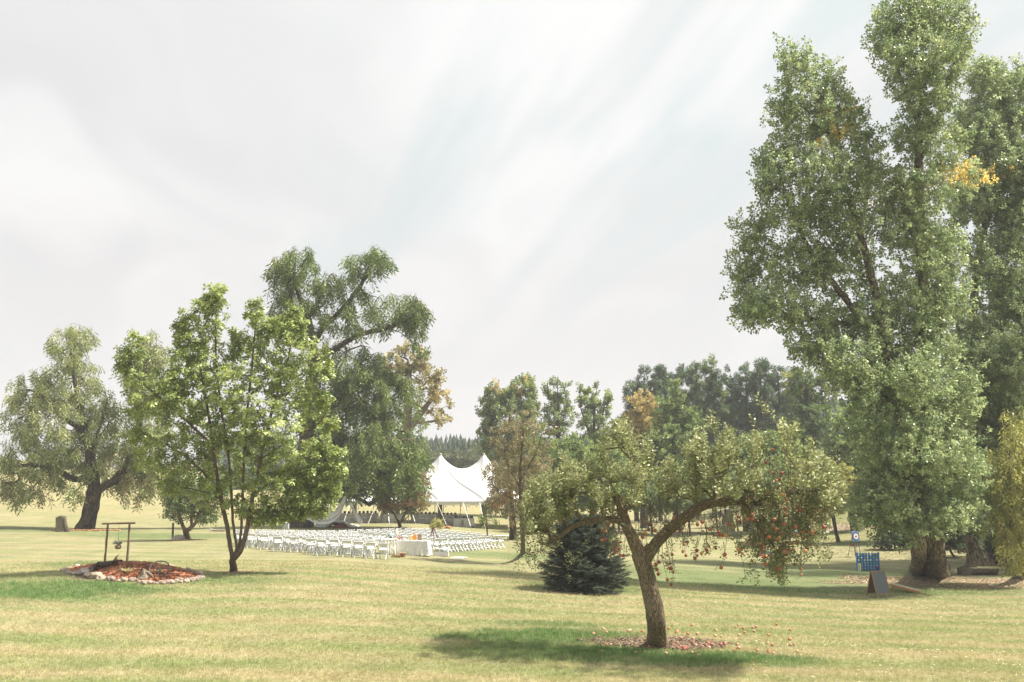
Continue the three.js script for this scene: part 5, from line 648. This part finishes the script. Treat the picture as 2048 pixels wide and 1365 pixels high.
  tb(790, 88.2, 1.7, 1.0, 'pale cloth covered table at the front of the tent left of the poles', 21); tb(929, 88, 1.75, 0.8, 'cloth covered table with a dark blue top at the right of the tent', 22); tb(690, 90, 2.4, 0.9, 'cloth covered table deep under the left side of the tent', 23); tb(735, 91.2, 2.2, 0.9, 'grey cloth table behind the tent chairs', 24); tb(850, 91, 2.2, 0.9, 'shaded cloth table behind the small red tree', 25); tb(893, 94, 2.2, 0.9, 'far shaded table seen between the two right tent poles', 26);
  const run = thing('blue_boxes', 'row of dark blue boxes along the top of the right tent table', 'boxes', onGround(X(929, 88), 88, 0.762)); for (let k = 0; k < 5; k++) part('box', rbox(0.3, 0.22 + 0.04 * (k % 2), 0.3, 0.02, -0.66 + k * 0.33, 0.12, 0), std(0.03, 0.06, 0.12), run);
  for (const [px, D, lab] of [[690, 90, 'dark centrepieces on the left tent table'], [735, 91.2, 'dark centrepieces on the grey tent table'], [850, 91, 'dark planter row on the table behind the red tree'], [893, 94, 'leafy dark runner on the far tent table']]) { const q = thing('centrepiece_row', lab, 'centrepieces', onGround(X(px, D), D, 0.762)); for (let k = 0; k < 6; k++) part('pot', rough(new THREE.IcosahedronGeometry(0.11, 2), 0.3, 12, k + px).translate(-0.9 + k * 0.36, 0.1, 0), std(0.07, 0.08, 0.045), q); }
  const sp = [[702, 87.8, 1.2, 'first tent chair from the left, beside the drape'], [710, 88.4, -0.6, 'second tent chair from the left, behind the drape'], [732, 87.8, 0, 'tent chair seen straight from behind left of the long strap'], [762, 88.0, 1.3, 'tent chair at the left end of the pale tent table'], [785, 87.3, 0, 'tent chair in front of the pale tent table'], [812, 88.1, -1.4, 'tent chair at the right end of the pale tent table'], [845, 88.4, 0.3, 'tent chair just right of the small red tree'], [853, 89.0, -0.9, 'shaded tent chair left of the draped pole'], [742, 89.2, 0.6, 'shaded tent chair behind the long strap'], [678, 88.4, 0.2, 'tent chair half hidden by the hanging white drape'], [891, 89.6, 0.5, 'shaded tent chair right of the draped pole'], [902, 89.8, -0.3, 'shaded tent chair left of the blue topped table']];
  for (const [px, D, a, lab] of sp) chair(onGround(X(px, D), D), a, 'white ' + lab, 'white folding chairs under the tent');
}

// ---------- drapes, bundle and boxes before the dark willow ----------
function ribbon(name, label, cat, pts, widths, mat, folds, seed) { const base = pts[0].clone(), cv = new THREE.CatmullRomCurve3(pts.map((p) => p.clone().sub(base))), N = 40, Mx = 14, p = [], idx = []; for (let k = 0; k <= N; k++) { const u = k / N, c = cv.getPoint(u), i = u * (widths.length - 1), w = lerp(widths[Math.floor(i)], widths[Math.min(widths.length - 1, Math.ceil(i))], i % 1), tn = cv.getTangent(u), sd = V(-tn.y, tn.x, 0).normalize(); for (let s = 0; s <= Mx; s++) { const v = s / Mx - 0.5; p.push(c.x + sd.x * v * w, c.y + sd.y * v * w, c.z + 0.09 * Math.sin(v * folds + seed) + 0.05 * n2(v * 6, u * 4 + seed)); if (k < N && s < Mx) { const a = k * (Mx + 1) + s; idx.push(a, a + 1, a + Mx + 1, a + 1, a + Mx + 2, a + Mx + 1); } } } const g = new THREE.BufferGeometry(); g.setAttribute('position', new THREE.Float32BufferAttribute(p, 3)); g.setIndex(idx); g.computeVertexNormals(); const t = thing(name, label, cat, base); part('fabric', g, mat, t); part('tie', new Tubes().add([V(0, -0.05, 0), V(0.02, 0.15, 0), V(0.02, 0.45, -0.02)], [0.02, 0.015, 0.012], 6).geo(), M.cloth, t); return t; }
{
  const D = 76; const sheer = new THREE.MeshPhysicalMaterial({ roughness: 1, transmission: 0.35, thickness: 0, side: THREE.DoubleSide }); sheer.color.setRGB(0.8, 0.79, 0.79);
  ribbon('hanging_drape', 'long white drape swooping from the dark willow limb down to the left', 'drape', [at(691, 994, D), at(684, 1010, D), at(674, 1027, D), at(660, 1036, D), at(640, 1038, D), at(615, 1032, D)], [0.2, 0.4, 0.5, 0.75, 0.85, 0.5], sheer, 14, 1);
  ribbon('hanging_drape', 'short white drape falling right from the dark willow limb', 'drape', [at(700, 1006, D), at(706, 1020, D), at(714, 1034, D), at(722, 1048, D - 0.3)], [0.15, 0.22, 0.34, 0.42], sheer, 12, 4);
  // bundle of white canvas with a red lining
  const b = ground(679, 1056), m = pxm(-b.z), t = thing('canvas_bundle', 'heap of white canvas arched open over a red lining behind the chairs', 'canvas', b), p = [], idx = [], N = 60, K = 10;
  const arch = [[-34, 0], [-24, 5], [-16, 11], [-8, 14], [0, 13], [7, 13], [12, 10], [18, 6], [26, 3], [33, 1]];
  for (let i = 0; i <= N; i++) for (let k = 0; k <= K; k++) { const u = i / N * (arch.length - 1), a = arch[Math.floor(u)], c = arch[Math.min(arch.length - 1, Math.ceil(u))], x = lerp(a[0], c[0], u % 1), y = lerp(a[1], c[1], u % 1), v = k / K; p.push(x * m + n2(i * 0.3, k * 0.4) * 0.05, Math.max(0.01, y * m * (1 - v * 0.75) + n2(i * 0.35, k * 0.5 + 7) * 0.09 * (y > 1 ? 1 : 0.2)), -v * 2.2 + n2(i * 0.2, 9) * 0.15); if (i < N && k < K) { const q = i * (K + 1) + k; idx.push(q, q + K + 1, q + 1, q + 1, q + K + 1, q + K + 2); } }
  const g = new THREE.BufferGeometry(); g.setAttribute('position', new THREE.Float32BufferAttribute(p, 3)); g.setIndex(idx); g.computeVertexNormals(); part('canvas', g, M.cloth, t);
  const lip = new Tubes(); lip.add(arch.map(([x, y]) => V(x * m, Math.max(0.08, y * m - 0.05), 0.06)), arch.map((_, i) => 0.1 + 0.05 * Math.sin(i * 2)), 9); part('rolled_edge', lip.geo(), M.cloth, t);
  part('red_lining', rbox(0.95, 0.2, 1.2, 0.08, -0.05, 0.1, -0.7), std(0.4, 0.07, 0.07, { roughness: 0.9 }), t);
  const cp = ground(624, 1054), cl = thing('teal_cooler', 'small teal cooler on the grass under the maple branches', 'cooler', cp); part('body', rbox(0.34, 0.2, 0.26, 0.025, 0, 0.11, 0), std(0.1, 0.28, 0.3, { roughness: 0.4 }), cl); part('lid', rbox(0.36, 0.05, 0.28, 0.015, 0, 0.238, 0), std(0.6, 0.62, 0.62), cl);
  const gp = ground(571, 1060), gb = thing('grey_speaker', 'pale grey box speaker behind the far row of chairs', 'speaker', gp); part('cabinet', rbox(0.46, 0.5, 0.4, 0.03, 0, 0.27, 0), std(0.42, 0.44, 0.46, { roughness: 0.6 }), gb); part('handle', box(0.05, 0.1, 0.03, -0.26, 0.36, 0), M.dark, gb);
  const wt = ground(648, 1052); clothTable('small_table', 'small white cloth table behind the swooping drape', onGround((648 - 1024) * pxm(79), 79), 0, 0.7, 0.5, 0.8, 31, M.cloth, 0.05);
  // bench under the trees at the right end of the tent
  const bp = under(1005, 70), bm = pxm(70), bn = thing('white_bench', 'low white bench under the brown trees right of the tent', 'bench', bp); part('seat', rbox(25 * bm, 0.1, 0.4, 0.03, 0, 0.34, 0), M.white, bn); for (const s of [-1, 1]) part('leg', box(0.08, 0.3, 0.34, s * 11 * bm, 0.145, 0), M.woodOld, bn);
  litter('bed_mulch', 'reddish mulch of the small bed behind the right hand chairs', 'mulch', chip, chipMat, scatter(66, 1500, under(884, 70.5), 1.2, 0.6, 0.2, [[0.36, 0.15, 0.08], [0.5, 0.3, 0.2]], 0.3, 0.05));
  for (const [px, py, s, lab] of [[895, 1058, 0.42, 'reddish rock at the right of the small mulch bed'], [945, 1056.5, 0.3, 'dark small rock on the grass before the tent table'], [863, 1056, 0.3, 'small dark stone at the left of the feathery bush']]) { const q = ground(px, py), mm = shadows(new THREE.Mesh(stoneGeo[px % 5], std(...(px === 895 ? [0.4, 0.19, 0.12] : [0.1, 0.07, 0.055])))); mm.name = numbered('garden_rock'); mm.position.copy(q).add(V(0, s * 0.18, 0)); mm.scale.set(s * 1.3, s * 0.7, s); scene.add(mm); tag(mm, lab, 'rock'); }
  const vp = ground(925, 1056.5), cy = thing('young_cypress', 'tiny dark pointed conifer on the grass before the tent poles', 'conifer', vp); const L = [], rr = rng(44); for (let k = 0; k < 90; k++) { const y = rr(), a = rr() * 6.28, w = 0.16 * (1 - y * 0.9); L.push({ p: V(Math.cos(a) * w, 0.06 + y * 0.5, Math.sin(a) * w), up: V(Math.cos(a) * 0.5, 1, Math.sin(a) * 0.5), face: V(rr() - 0.5, 0, rr() - 0.5), s: 0.3, c: [0.05, 0.06, 0.03] }); } leaves('foliage', SPRIG.small, M.leaf, L, cy); part('stem', rod(V(0, 0, 0), V(0, 0.4, 0), 0.015), M.barkDark, cy);
}

// ---------- games and log seats at the right ----------
{
  // chalkboard sign
  const sp = ground(1758, 1195), m = pxm(-sp.z), h = 50 * m, t = thing('chalkboard_sign', 'blank slate chalkboard sandwich board in a wood frame on the grass', 'sign', sp, 0.42), w = 36 * m, lean = 0.27;
  for (const s of [1, -1]) { const leaf = new THREE.Group(); leaf.name = 'leaf'; leaf.position.set(0, h, s * 0.012); leaf.rotation.x = -s * lean; t.add(leaf); const fw = 0.045, H2 = h / Math.cos(lean), pb = H2 - 0.13;
    part('rail', rbox(w, fw, 0.022, 0.004, 0, -fw / 2, 0), M.woodSign, leaf); part('rail', rbox(w - 2 * fw - 0.002, fw, 0.022, 0.004, 0, -pb + fw / 2, 0), M.woodSign, leaf); for (const e of [-1, 1]) part('stile', rbox(fw, H2 - fw - 0.002, 0.022, 0.004, e * (w / 2 - fw / 2), -(H2 + fw) / 2, 0), M.woodSign, leaf);
    part('slate', box(w - 2 * fw, pb - 2 * fw, 0.012, 0, -pb / 2, 0), s > 0 ? std(0.085, 0.1, 0.11, { roughness: 0.5 }) : std(0.25, 0.16, 0.09, { map: woodTex }), leaf); }
  // cornhole board
  const cp = ground(1813, 1186), cm = pxm(-cp.z), cl = 1.16, cw = 0.56, ca = Math.atan2(0.26, cl), ct = thing('cornhole_board', 'wooden bean bag toss board sloping down to the right of the chalkboard', 'game board', cp, -0.42);
  { const fr = new THREE.Group(); fr.name = 'box_frame'; fr.rotation.z = -ca; fr.position.set(0, 0.17, 0); ct.add(fr); const sh = new THREE.Shape(); sh.moveTo(-cl / 2, -cw / 2); sh.lineTo(cl / 2, -cw / 2); sh.lineTo(cl / 2, cw / 2); sh.lineTo(-cl / 2, cw / 2); sh.closePath(); const ho = new THREE.Path(); ho.absarc(-cl / 2 + 0.22, 0, 0.075, 0, Math.PI * 2, true); sh.holes.push(ho); const dk = new THREE.ExtrudeGeometry(sh, { depth: 0.014, bevelEnabled: true, bevelSize: 0.002, bevelThickness: 0.002, bevelSegments: 1, curveSegments: 20 }); dk.rotateX(-Math.PI / 2); dk.translate(0, 0.047, 0); part('deck', dk, std(0.78, 0.72, 0.6, { map: woodTex, roughness: 0.5 }), fr);
    for (const s of [-1, 1]) part('side_board', box(cl, 0.09, 0.02, 0, 0, s * (cw / 2 - 0.012)), M.woodWarm, fr); for (const s of [-1, 1]) part('end_board', box(0.02, 0.09, cw - 0.046, s * (cl / 2 - 0.012), 0, 0), M.woodWarm, fr); for (const s of [-1, 1]) part('leg', bar(V(-cl / 2 + 0.1, -0.02, s * (cw / 2 - 0.05)), V(-cl / 2 + 0.03, -0.27, s * (cw / 2 - 0.05)), 0.05, 0.03), M.woodWarm, fr); }
  // giant four in a row
  const gp = ground(1737, 1142), gm = pxm(-gp.z), gw = 43 * gm, gh = 31 * gm, gt = thing('four_in_a_row_game', 'giant blue four in a row grid standing behind the chalkboard', 'game', gp, 0.1), blue = std(0.012, 0.2, 0.52, { roughness: 0.35 });
  const sh = new THREE.Shape(); sh.moveTo(-gw / 2, 0); sh.lineTo(gw / 2, 0); sh.lineTo(gw / 2, gh); sh.lineTo(-gw / 2, gh); sh.closePath(); const sx = gw / 7, sy = gh / 6; for (let i = 0; i < 7; i++) for (let j = 0; j < 6; j++) { const q = new THREE.Path(); q.absarc(-gw / 2 + (i + 0.5) * sx, (j + 0.5) * sy, Math.min(sx, sy) * 0.36, 0, Math.PI * 2, true); sh.holes.push(q); }
  for (const z of [-0.035, 0.02]) { const pg = new THREE.ExtrudeGeometry(sh, { depth: 0.015, bevelEnabled: false, curveSegments: 10 }); pg.translate(0, 0.06, z); part('grid_panel', pg, blue, gt); }
  const dg = new THREE.CylinderGeometry(Math.min(sx, sy) * 0.42, Math.min(sx, sy) * 0.42, 0.02, 20).rotateX(Math.PI / 2), yel = std(0.5, 0.48, 0.2, { roughness: 0.5 }), pal = std(0.5, 0.56, 0.6, { roughness: 0.5 }), dr = rng(14);
  for (let i = 0; i < 7; i++) for (let j = 0; j < 6; j++) if (dr() < 0.55) { const d = part('disc', dg, dr() < 0.6 ? yel : pal, gt); d.position.set(-gw / 2 + (i + 0.5) * sx, 0.06 + (j + 0.5) * sy, 0.0); }
  for (const s of [-1, 1]) { part('end_post', rbox(0.05, gh + 0.12, 0.1, 0.012, s * (gw / 2 + 0.027), (gh + 0.12) / 2, 0), blue, gt); part('foot', rbox(0.06, 0.05, 0.5, 0.015, s * (gw / 2 + 0.027), 0.02, 0), blue, gt); } for (let i = 0; i < 8; i++) part('column_cap', rbox(0.03, 0.05, 0.055, 0.008, -gw / 2 + i * sx + (i ? (i === 7 ? -0.018 : 0) : 0.018), gh + 0.085, 0), blue, gt); part('release_bar', rbox(gw - 0.01, 0.045, 0.05, 0.01, 0, 0.03, 0), blue, gt);
  const yp = ground(1719.5, 1143.5), ym = pxm(-yp.z), yt = thing('disc_tube', 'pale yellow stack of game discs at the left foot of the blue game', 'discs', yp); for (let k = 0; k < 7; k++) part('disc', new THREE.CylinderGeometry(3 * ym, 3 * ym, 2 * ym - 0.004, 18).translate(0, (k + 0.5) * 2 * ym + 0.005, 0), std(0.66, 0.62, 0.3, { roughness: 0.5 }), yt);
  const rp = ground(1755.5, 1143), rm = pxm(-rp.z), rt = thing('disc_holder', 'dark blue holder with a red disc at the right foot of the blue game', 'disc holder', rp); part('holder', rbox(4 * rm, 6 * rm, 0.08, 0.01, 0, 3 * rm, 0), std(0.01, 0.05, 0.2), rt); part('disc', new THREE.CylinderGeometry(2.2 * rm, 2.2 * rm, 0.025, 18).rotateX(Math.PI / 2).translate(0, 7.5 * rm, 0.02), std(0.3, 0.03, 0.08), rt);
  // throwing target on its stand
  const tp = ground(1712, 1115), tm = pxm(-tp.z), tt = thing('throwing_target', 'round blue and white target with red centre on a tall dark stand', 'target', tp, 0.35), steel = std(0.05, 0.07, 0.1, { roughness: 0.5 });
  { const bw = 17 * tm, by = 40 * tm, tilt = -0.12, hd = new THREE.Group(); hd.name = 'target_board'; hd.position.set(0, by, 0.06); hd.rotation.x = tilt; tt.add(hd); part('board', rbox(bw, bw * 1.15, 0.08, 0.03, 0, 0, 0), std(0.13, 0.22, 0.42, { roughness: 0.7 }), hd); const disc = (r, z, c, n) => part(n, new THREE.CylinderGeometry(r, r, 0.008, 28).rotateX(Math.PI / 2).translate(0, 0, z), std(...c, { roughness: 0.7 }), hd); disc(bw * 0.46, 0.043, [0.02, 0.06, 0.2], 'outer_ring'); disc(bw * 0.33, 0.05, [0.75, 0.76, 0.76], 'white_ring'); disc(bw * 0.13, 0.058, [0.55, 0.04, 0.03], 'bullseye');
    for (const s of [-1, 1]) { part('leg', rod(V(s * 6.5 * tm, 0, 7 * tm), V(s * 5 * tm, by, 0.05), 0.018), steel, tt); part('leg', rod(V(s * 9 * tm, 0.0, -12 * tm), V(s * 5 * tm, by + 4 * tm, -0.02), 0.018), steel, tt); } part('shelf', box(13 * tm, 0.02, 8 * tm, 0, 20 * tm, 0), steel, tt); part('crossbar', rod(V(-7 * tm, 17 * tm, -8 * tm), V(7 * tm, 17 * tm, -8 * tm), 0.014), steel, tt); }
  const xp = ground(1712, 1115), xt = thing('red_throwing_set', 'small red throwing pieces hanging left below the target', 'throwing set', V(xp.x - 6 * tm, xp.y + 21 * tm, xp.z + 3 * tm)); for (let k = 0; k < 3; k++) part('piece', rbox(3 * tm, 3.5 * tm, 0.05, 0.015, (k - 1) * 2 * tm, (k % 2) * 1.2 * tm + 1.8 * tm, 0), std(0.42, 0.05, 0.06), xt);
  // coloured bags in a heap
  for (const [px, py, col, lab] of [[1526, 1108, [0.03, 0.3, 0.2], 'green'], [1532, 1115, [0.8, 0.17, 0.02], 'orange'], [1541, 1111, [0.42, 0.2, 0.6], 'lilac'], [1546, 1116, [0.03, 0.04, 0.18], 'navy'], [1558, 1113, [0.5, 0.1, 0.42], 'magenta'], [1536, 1106, [0.1, 0.36, 0.26], 'sea green'], [1521, 1111, [0.5, 0.1, 0.2], 'crimson']]) { const q = ground(px, py + 2), mm = pxm(-q.z); const b = thing('bean_bag', `${lab} bean bag in the heap below the apple branches`, 'bean bag', q, px); part('bag', rough(new RoundedBoxGeometry(11 * mm, 5 * mm, 9 * mm, 4, 2.2 * mm), 0.14, 9, px).translate(0, 2.6 * mm, 0), std(...col, { roughness: 0.8 }), b); part('seam', new THREE.TorusGeometry(5 * mm, 0.006, 6, 20).rotateX(Math.PI / 2).scale(1, 1, 0.8).translate(0, 2.6 * mm, 0), std(col[0] * 0.7, col[1] * 0.7, col[2] * 0.7), b); }
  // under the apple: grey stump with flowers, crate, soil heap, teal tub
  const gs = ground(1457, 1070), sm = pxm(-gs.z), gst = thing('grey_snag', 'broad grey weathered snag seen through the apple branches', 'snag', gs); part('trunk', new Tubes().add([V(0, -0.1, 0), V(0, 12 * sm, 0), V(-1 * sm, 28 * sm, 0), V(2 * sm, 46 * sm, 0)], [15 * sm, 12 * sm, 10.5 * sm, 7 * sm], 16, (k, w) => 1 + 0.1 * Math.sin(w * 4)).geo(), bark(0.38, 0.35, 0.32), gst); part('broken_limb', new Tubes().add([V(-6 * sm, 36 * sm, 0), V(-14 * sm, 42 * sm, 2 * sm), V(-20 * sm, 42 * sm, 0)], [4 * sm, 3 * sm, 2 * sm], 8).geo(), bark(0.38, 0.35, 0.32), gst);
  const wc = ground(1441, 1070), wm = pxm(-wc.z), wct = thing('white_crate', 'white crate standing left of the grey snag', 'crate', wc); for (let k = 0; k < 3; k++) part('slat', box(11 * wm, 3.4 * wm, 0.02, 0, (k + 0.55) * 4 * wm, 4 * wm), M.white, wct); for (const s of [-1, 1]) part('side', box(0.03, 12 * wm, 8 * wm - 0.03, s * 5.2 * wm, 6.2 * wm, 0), M.white, wct);
  const fl = [], rr = rng(52); const fp = ground(1462, 1078); for (let k = 0; k < 260; k++) { const a = rr() * 6.28, q = Math.sqrt(rr()); fl.push({ p: V(fp.x + Math.cos(a) * q * 1.5, fp.y + 0.02 + rr() * 0.3, fp.z + Math.sin(a) * q * 0.5), up: V(rr() - 0.5, 1, rr() - 0.5), face: V(rr() - 0.5, 0, rr() - 0.5), s: 0.8, c: mix3([0.05, 0.09, 0.03], [0.14, 0.18, 0.07], rr()) }); } tag(leaves('border_plants', SPRIG.small, M.leaf, fl, scene), 'low dark border plants around the foot of the grey snag', 'plants', null, 'stuff');
  const kp = ground(1484, 1074), km = pxm(-kp.z), kt = thing('black_pot', 'black garden pot at the right of the border plants', 'pot', kp); part('pot', new THREE.CylinderGeometry(4.5 * km, 3.6 * km, 7 * km, 18).translate(0, 5.5 * km, 0), M.dark, kt); part('rim', new THREE.TorusGeometry(4.5 * km, 0.6 * km, 8, 20).rotateX(Math.PI / 2).translate(0, 9 * km, 0), M.dark, kt);
  const hp = ground(1515, 1094), hm = pxm(-hp.z), ht = thing('soil_heap', 'tan heap of leaf litter beyond the bean bags', 'heap', hp); { const g = new THREE.SphereGeometry(1, 28, 14, 0, Math.PI * 2, 0, Math.PI / 2); g.scale(26 * hm, 20 * hm, 1.6); rough(g, 0.12, 2, 5); part('mound', g, std(0.36, 0.26, 0.18, { roughness: 1 }), ht); const L = []; for (let k = 0; k < 900; k++) { const a = rr() * 6.28, e = rr() * 1.5, c = Math.cos(e); L.push({ p: V(Math.cos(a) * c * 26 * hm * 1.02, Math.sin(e) * 20 * hm * 1.02, Math.sin(a) * c * 1.62), up: V(rr() - 0.5, 1, rr() - 0.5), face: V(rr() - 0.5, 0, rr() - 0.5), s: 0.16, c: mix3([0.3, 0.18, 0.11], [0.55, 0.42, 0.32], rr()) }); } leaves('litter', chip, chipMat, L, ht); }
  const tp2 = ground(1592, 1076), t2 = pxm(-tp2.z), tt2 = thing('teal_tub', 'orange tub with a teal lid beyond the apple branches', 'tub', tp2); part('tub', new THREE.CylinderGeometry(5 * t2, 4 * t2, 10 * t2, 18).translate(0, 5.2 * t2, 0), std(0.6, 0.26, 0.14), tt2); part('lid', new THREE.SphereGeometry(5.6 * t2, 18, 8, 0, 6.2832, 0, 1.57).scale(1, 0.7, 1).translate(0, 10.2 * t2, 0), std(0.04, 0.18, 0.24), tt2);
  // log seats
  const cut = std(0.52, 0.43, 0.3, { map: woodTex, roughness: 1 }), seat = (px, py, wpx, hpx, lab) => { const b = ground(px, py), mm = pxm(-b.z), s = thing('log_stool', lab, 'log seat', b, px), R = wpx / 2 * mm, h = hpx * mm; part('log', new Tubes().add([V(0, -0.05, 0), V(0, h * 0.5, 0), V(0, h, 0)], [R * 1.04, R, R], 18, (k, w) => 1 + 0.05 * Math.sin(w * 3 + px)).geo(), M.barkGrey, s); part('cut_top', new THREE.CylinderGeometry(R * 0.96, R * 0.96, 0.012, 22).translate(0, h + 0.004, 0), cut, s); };
  seat(1927, 1151, 21, 13, 'round log stool just left of the long log bench'); seat(2024, 1150, 21, 13, 'round log stool right of the long log bench, the farther of two'); seat(2040, 1159, 24, 15, 'round log stool at the right edge, the nearest of the log seats');
  const lp = ground(1969, 1151), lm = pxm(-lp.z), lt = thing('log_bench', 'long split log bench lying before the dark poplar trunk', 'log bench', lp, -0.06); { const g = new THREE.CylinderGeometry(13.6 * lm, 13.6 * lm, 49 * lm, 24, 6, false, 0, Math.PI).rotateZ(Math.PI / 2).rotateX(Math.PI); rough(g, 0.03, 2, 3); g.scale(1, 1, 0.8).translate(0, 13 * lm, 0); part('half_log', g, M.barkGrey, lt); part('seat_face', box(48.4 * lm, 0.03, 21 * lm, 0, 13 * lm, 0), cut, lt); part('end_grain', new THREE.CylinderGeometry(11 * lm, 11 * lm, 0.02, 20, 1, false, 0, Math.PI).rotateZ(Math.PI / 2).rotateX(Math.PI).scale(1, 1, 0.8).translate(-24.8 * lm, 12.4 * lm, 0), cut, lt); }
  seat(1940, 1140, 26, 8, 'low wide log stool behind the left end of the bench');
  const bp = ground(1960, 1120), br = thing('fallen_branch', 'long thin bare branch lying under the poplars', 'branch', bp), BQ = (px, py, D) => at(px, py, D).sub(bp); part('branch', new Tubes().add([BQ(1880, 1090, 47), BQ(1905, 1096, 47), BQ(1926, 1104, 47), BQ(1950, 1098, 47.5), BQ(1975, 1104, 47), BQ(2000, 1115, 46.5), BQ(2020, 1114, 46.5), BQ(2040, 1104, 47)], [0.03, 0.035, 0.035, 0.035, 0.035, 0.03, 0.025, 0.015], 7).geo(), M.barkGrey, br); part('twig', new Tubes().add([BQ(2000, 1115, 46.5), BQ(2015, 1108, 46.5)], [0.02, 0.008], 6).geo(), M.barkGrey, br);
  litter('fallen_leaves', 'brown fallen leaves spread under the poplars', 'leaves', chip, chipMat, [...scatter(67, 9000, ground(1900, 1165), 6.5, 3.4, 0.11, [[0.3, 0.19, 0.12], [0.52, 0.4, 0.28]], 0.3), ...scatter(68, 4000, ground(1880, 1110), 8, 7, 0.13, [[0.3, 0.2, 0.12], [0.5, 0.4, 0.28]], 0.3), ...scatter(69, 5000, ground(1680, 1056), 7, 4, 0.2, [[0.45, 0.32, 0.24], [0.62, 0.5, 0.4]], 0.25), ...scatter(70, 700, ground(1850, 1225), 9, 5, 0.07, [[0.6, 0.52, 0.36], [0.75, 0.68, 0.5]], 0.2), ...scatter(72, 700, ground(1850, 1320), 5, 3, 0.055, [[0.6, 0.52, 0.36], [0.78, 0.7, 0.52]], 0.2), ...scatter(73, 500, ground(1500, 1290), 3, 2, 0.05, [[0.4, 0.26, 0.14], [0.7, 0.58, 0.4]], 0.2)]);
}
renderer.render(scene, camera);
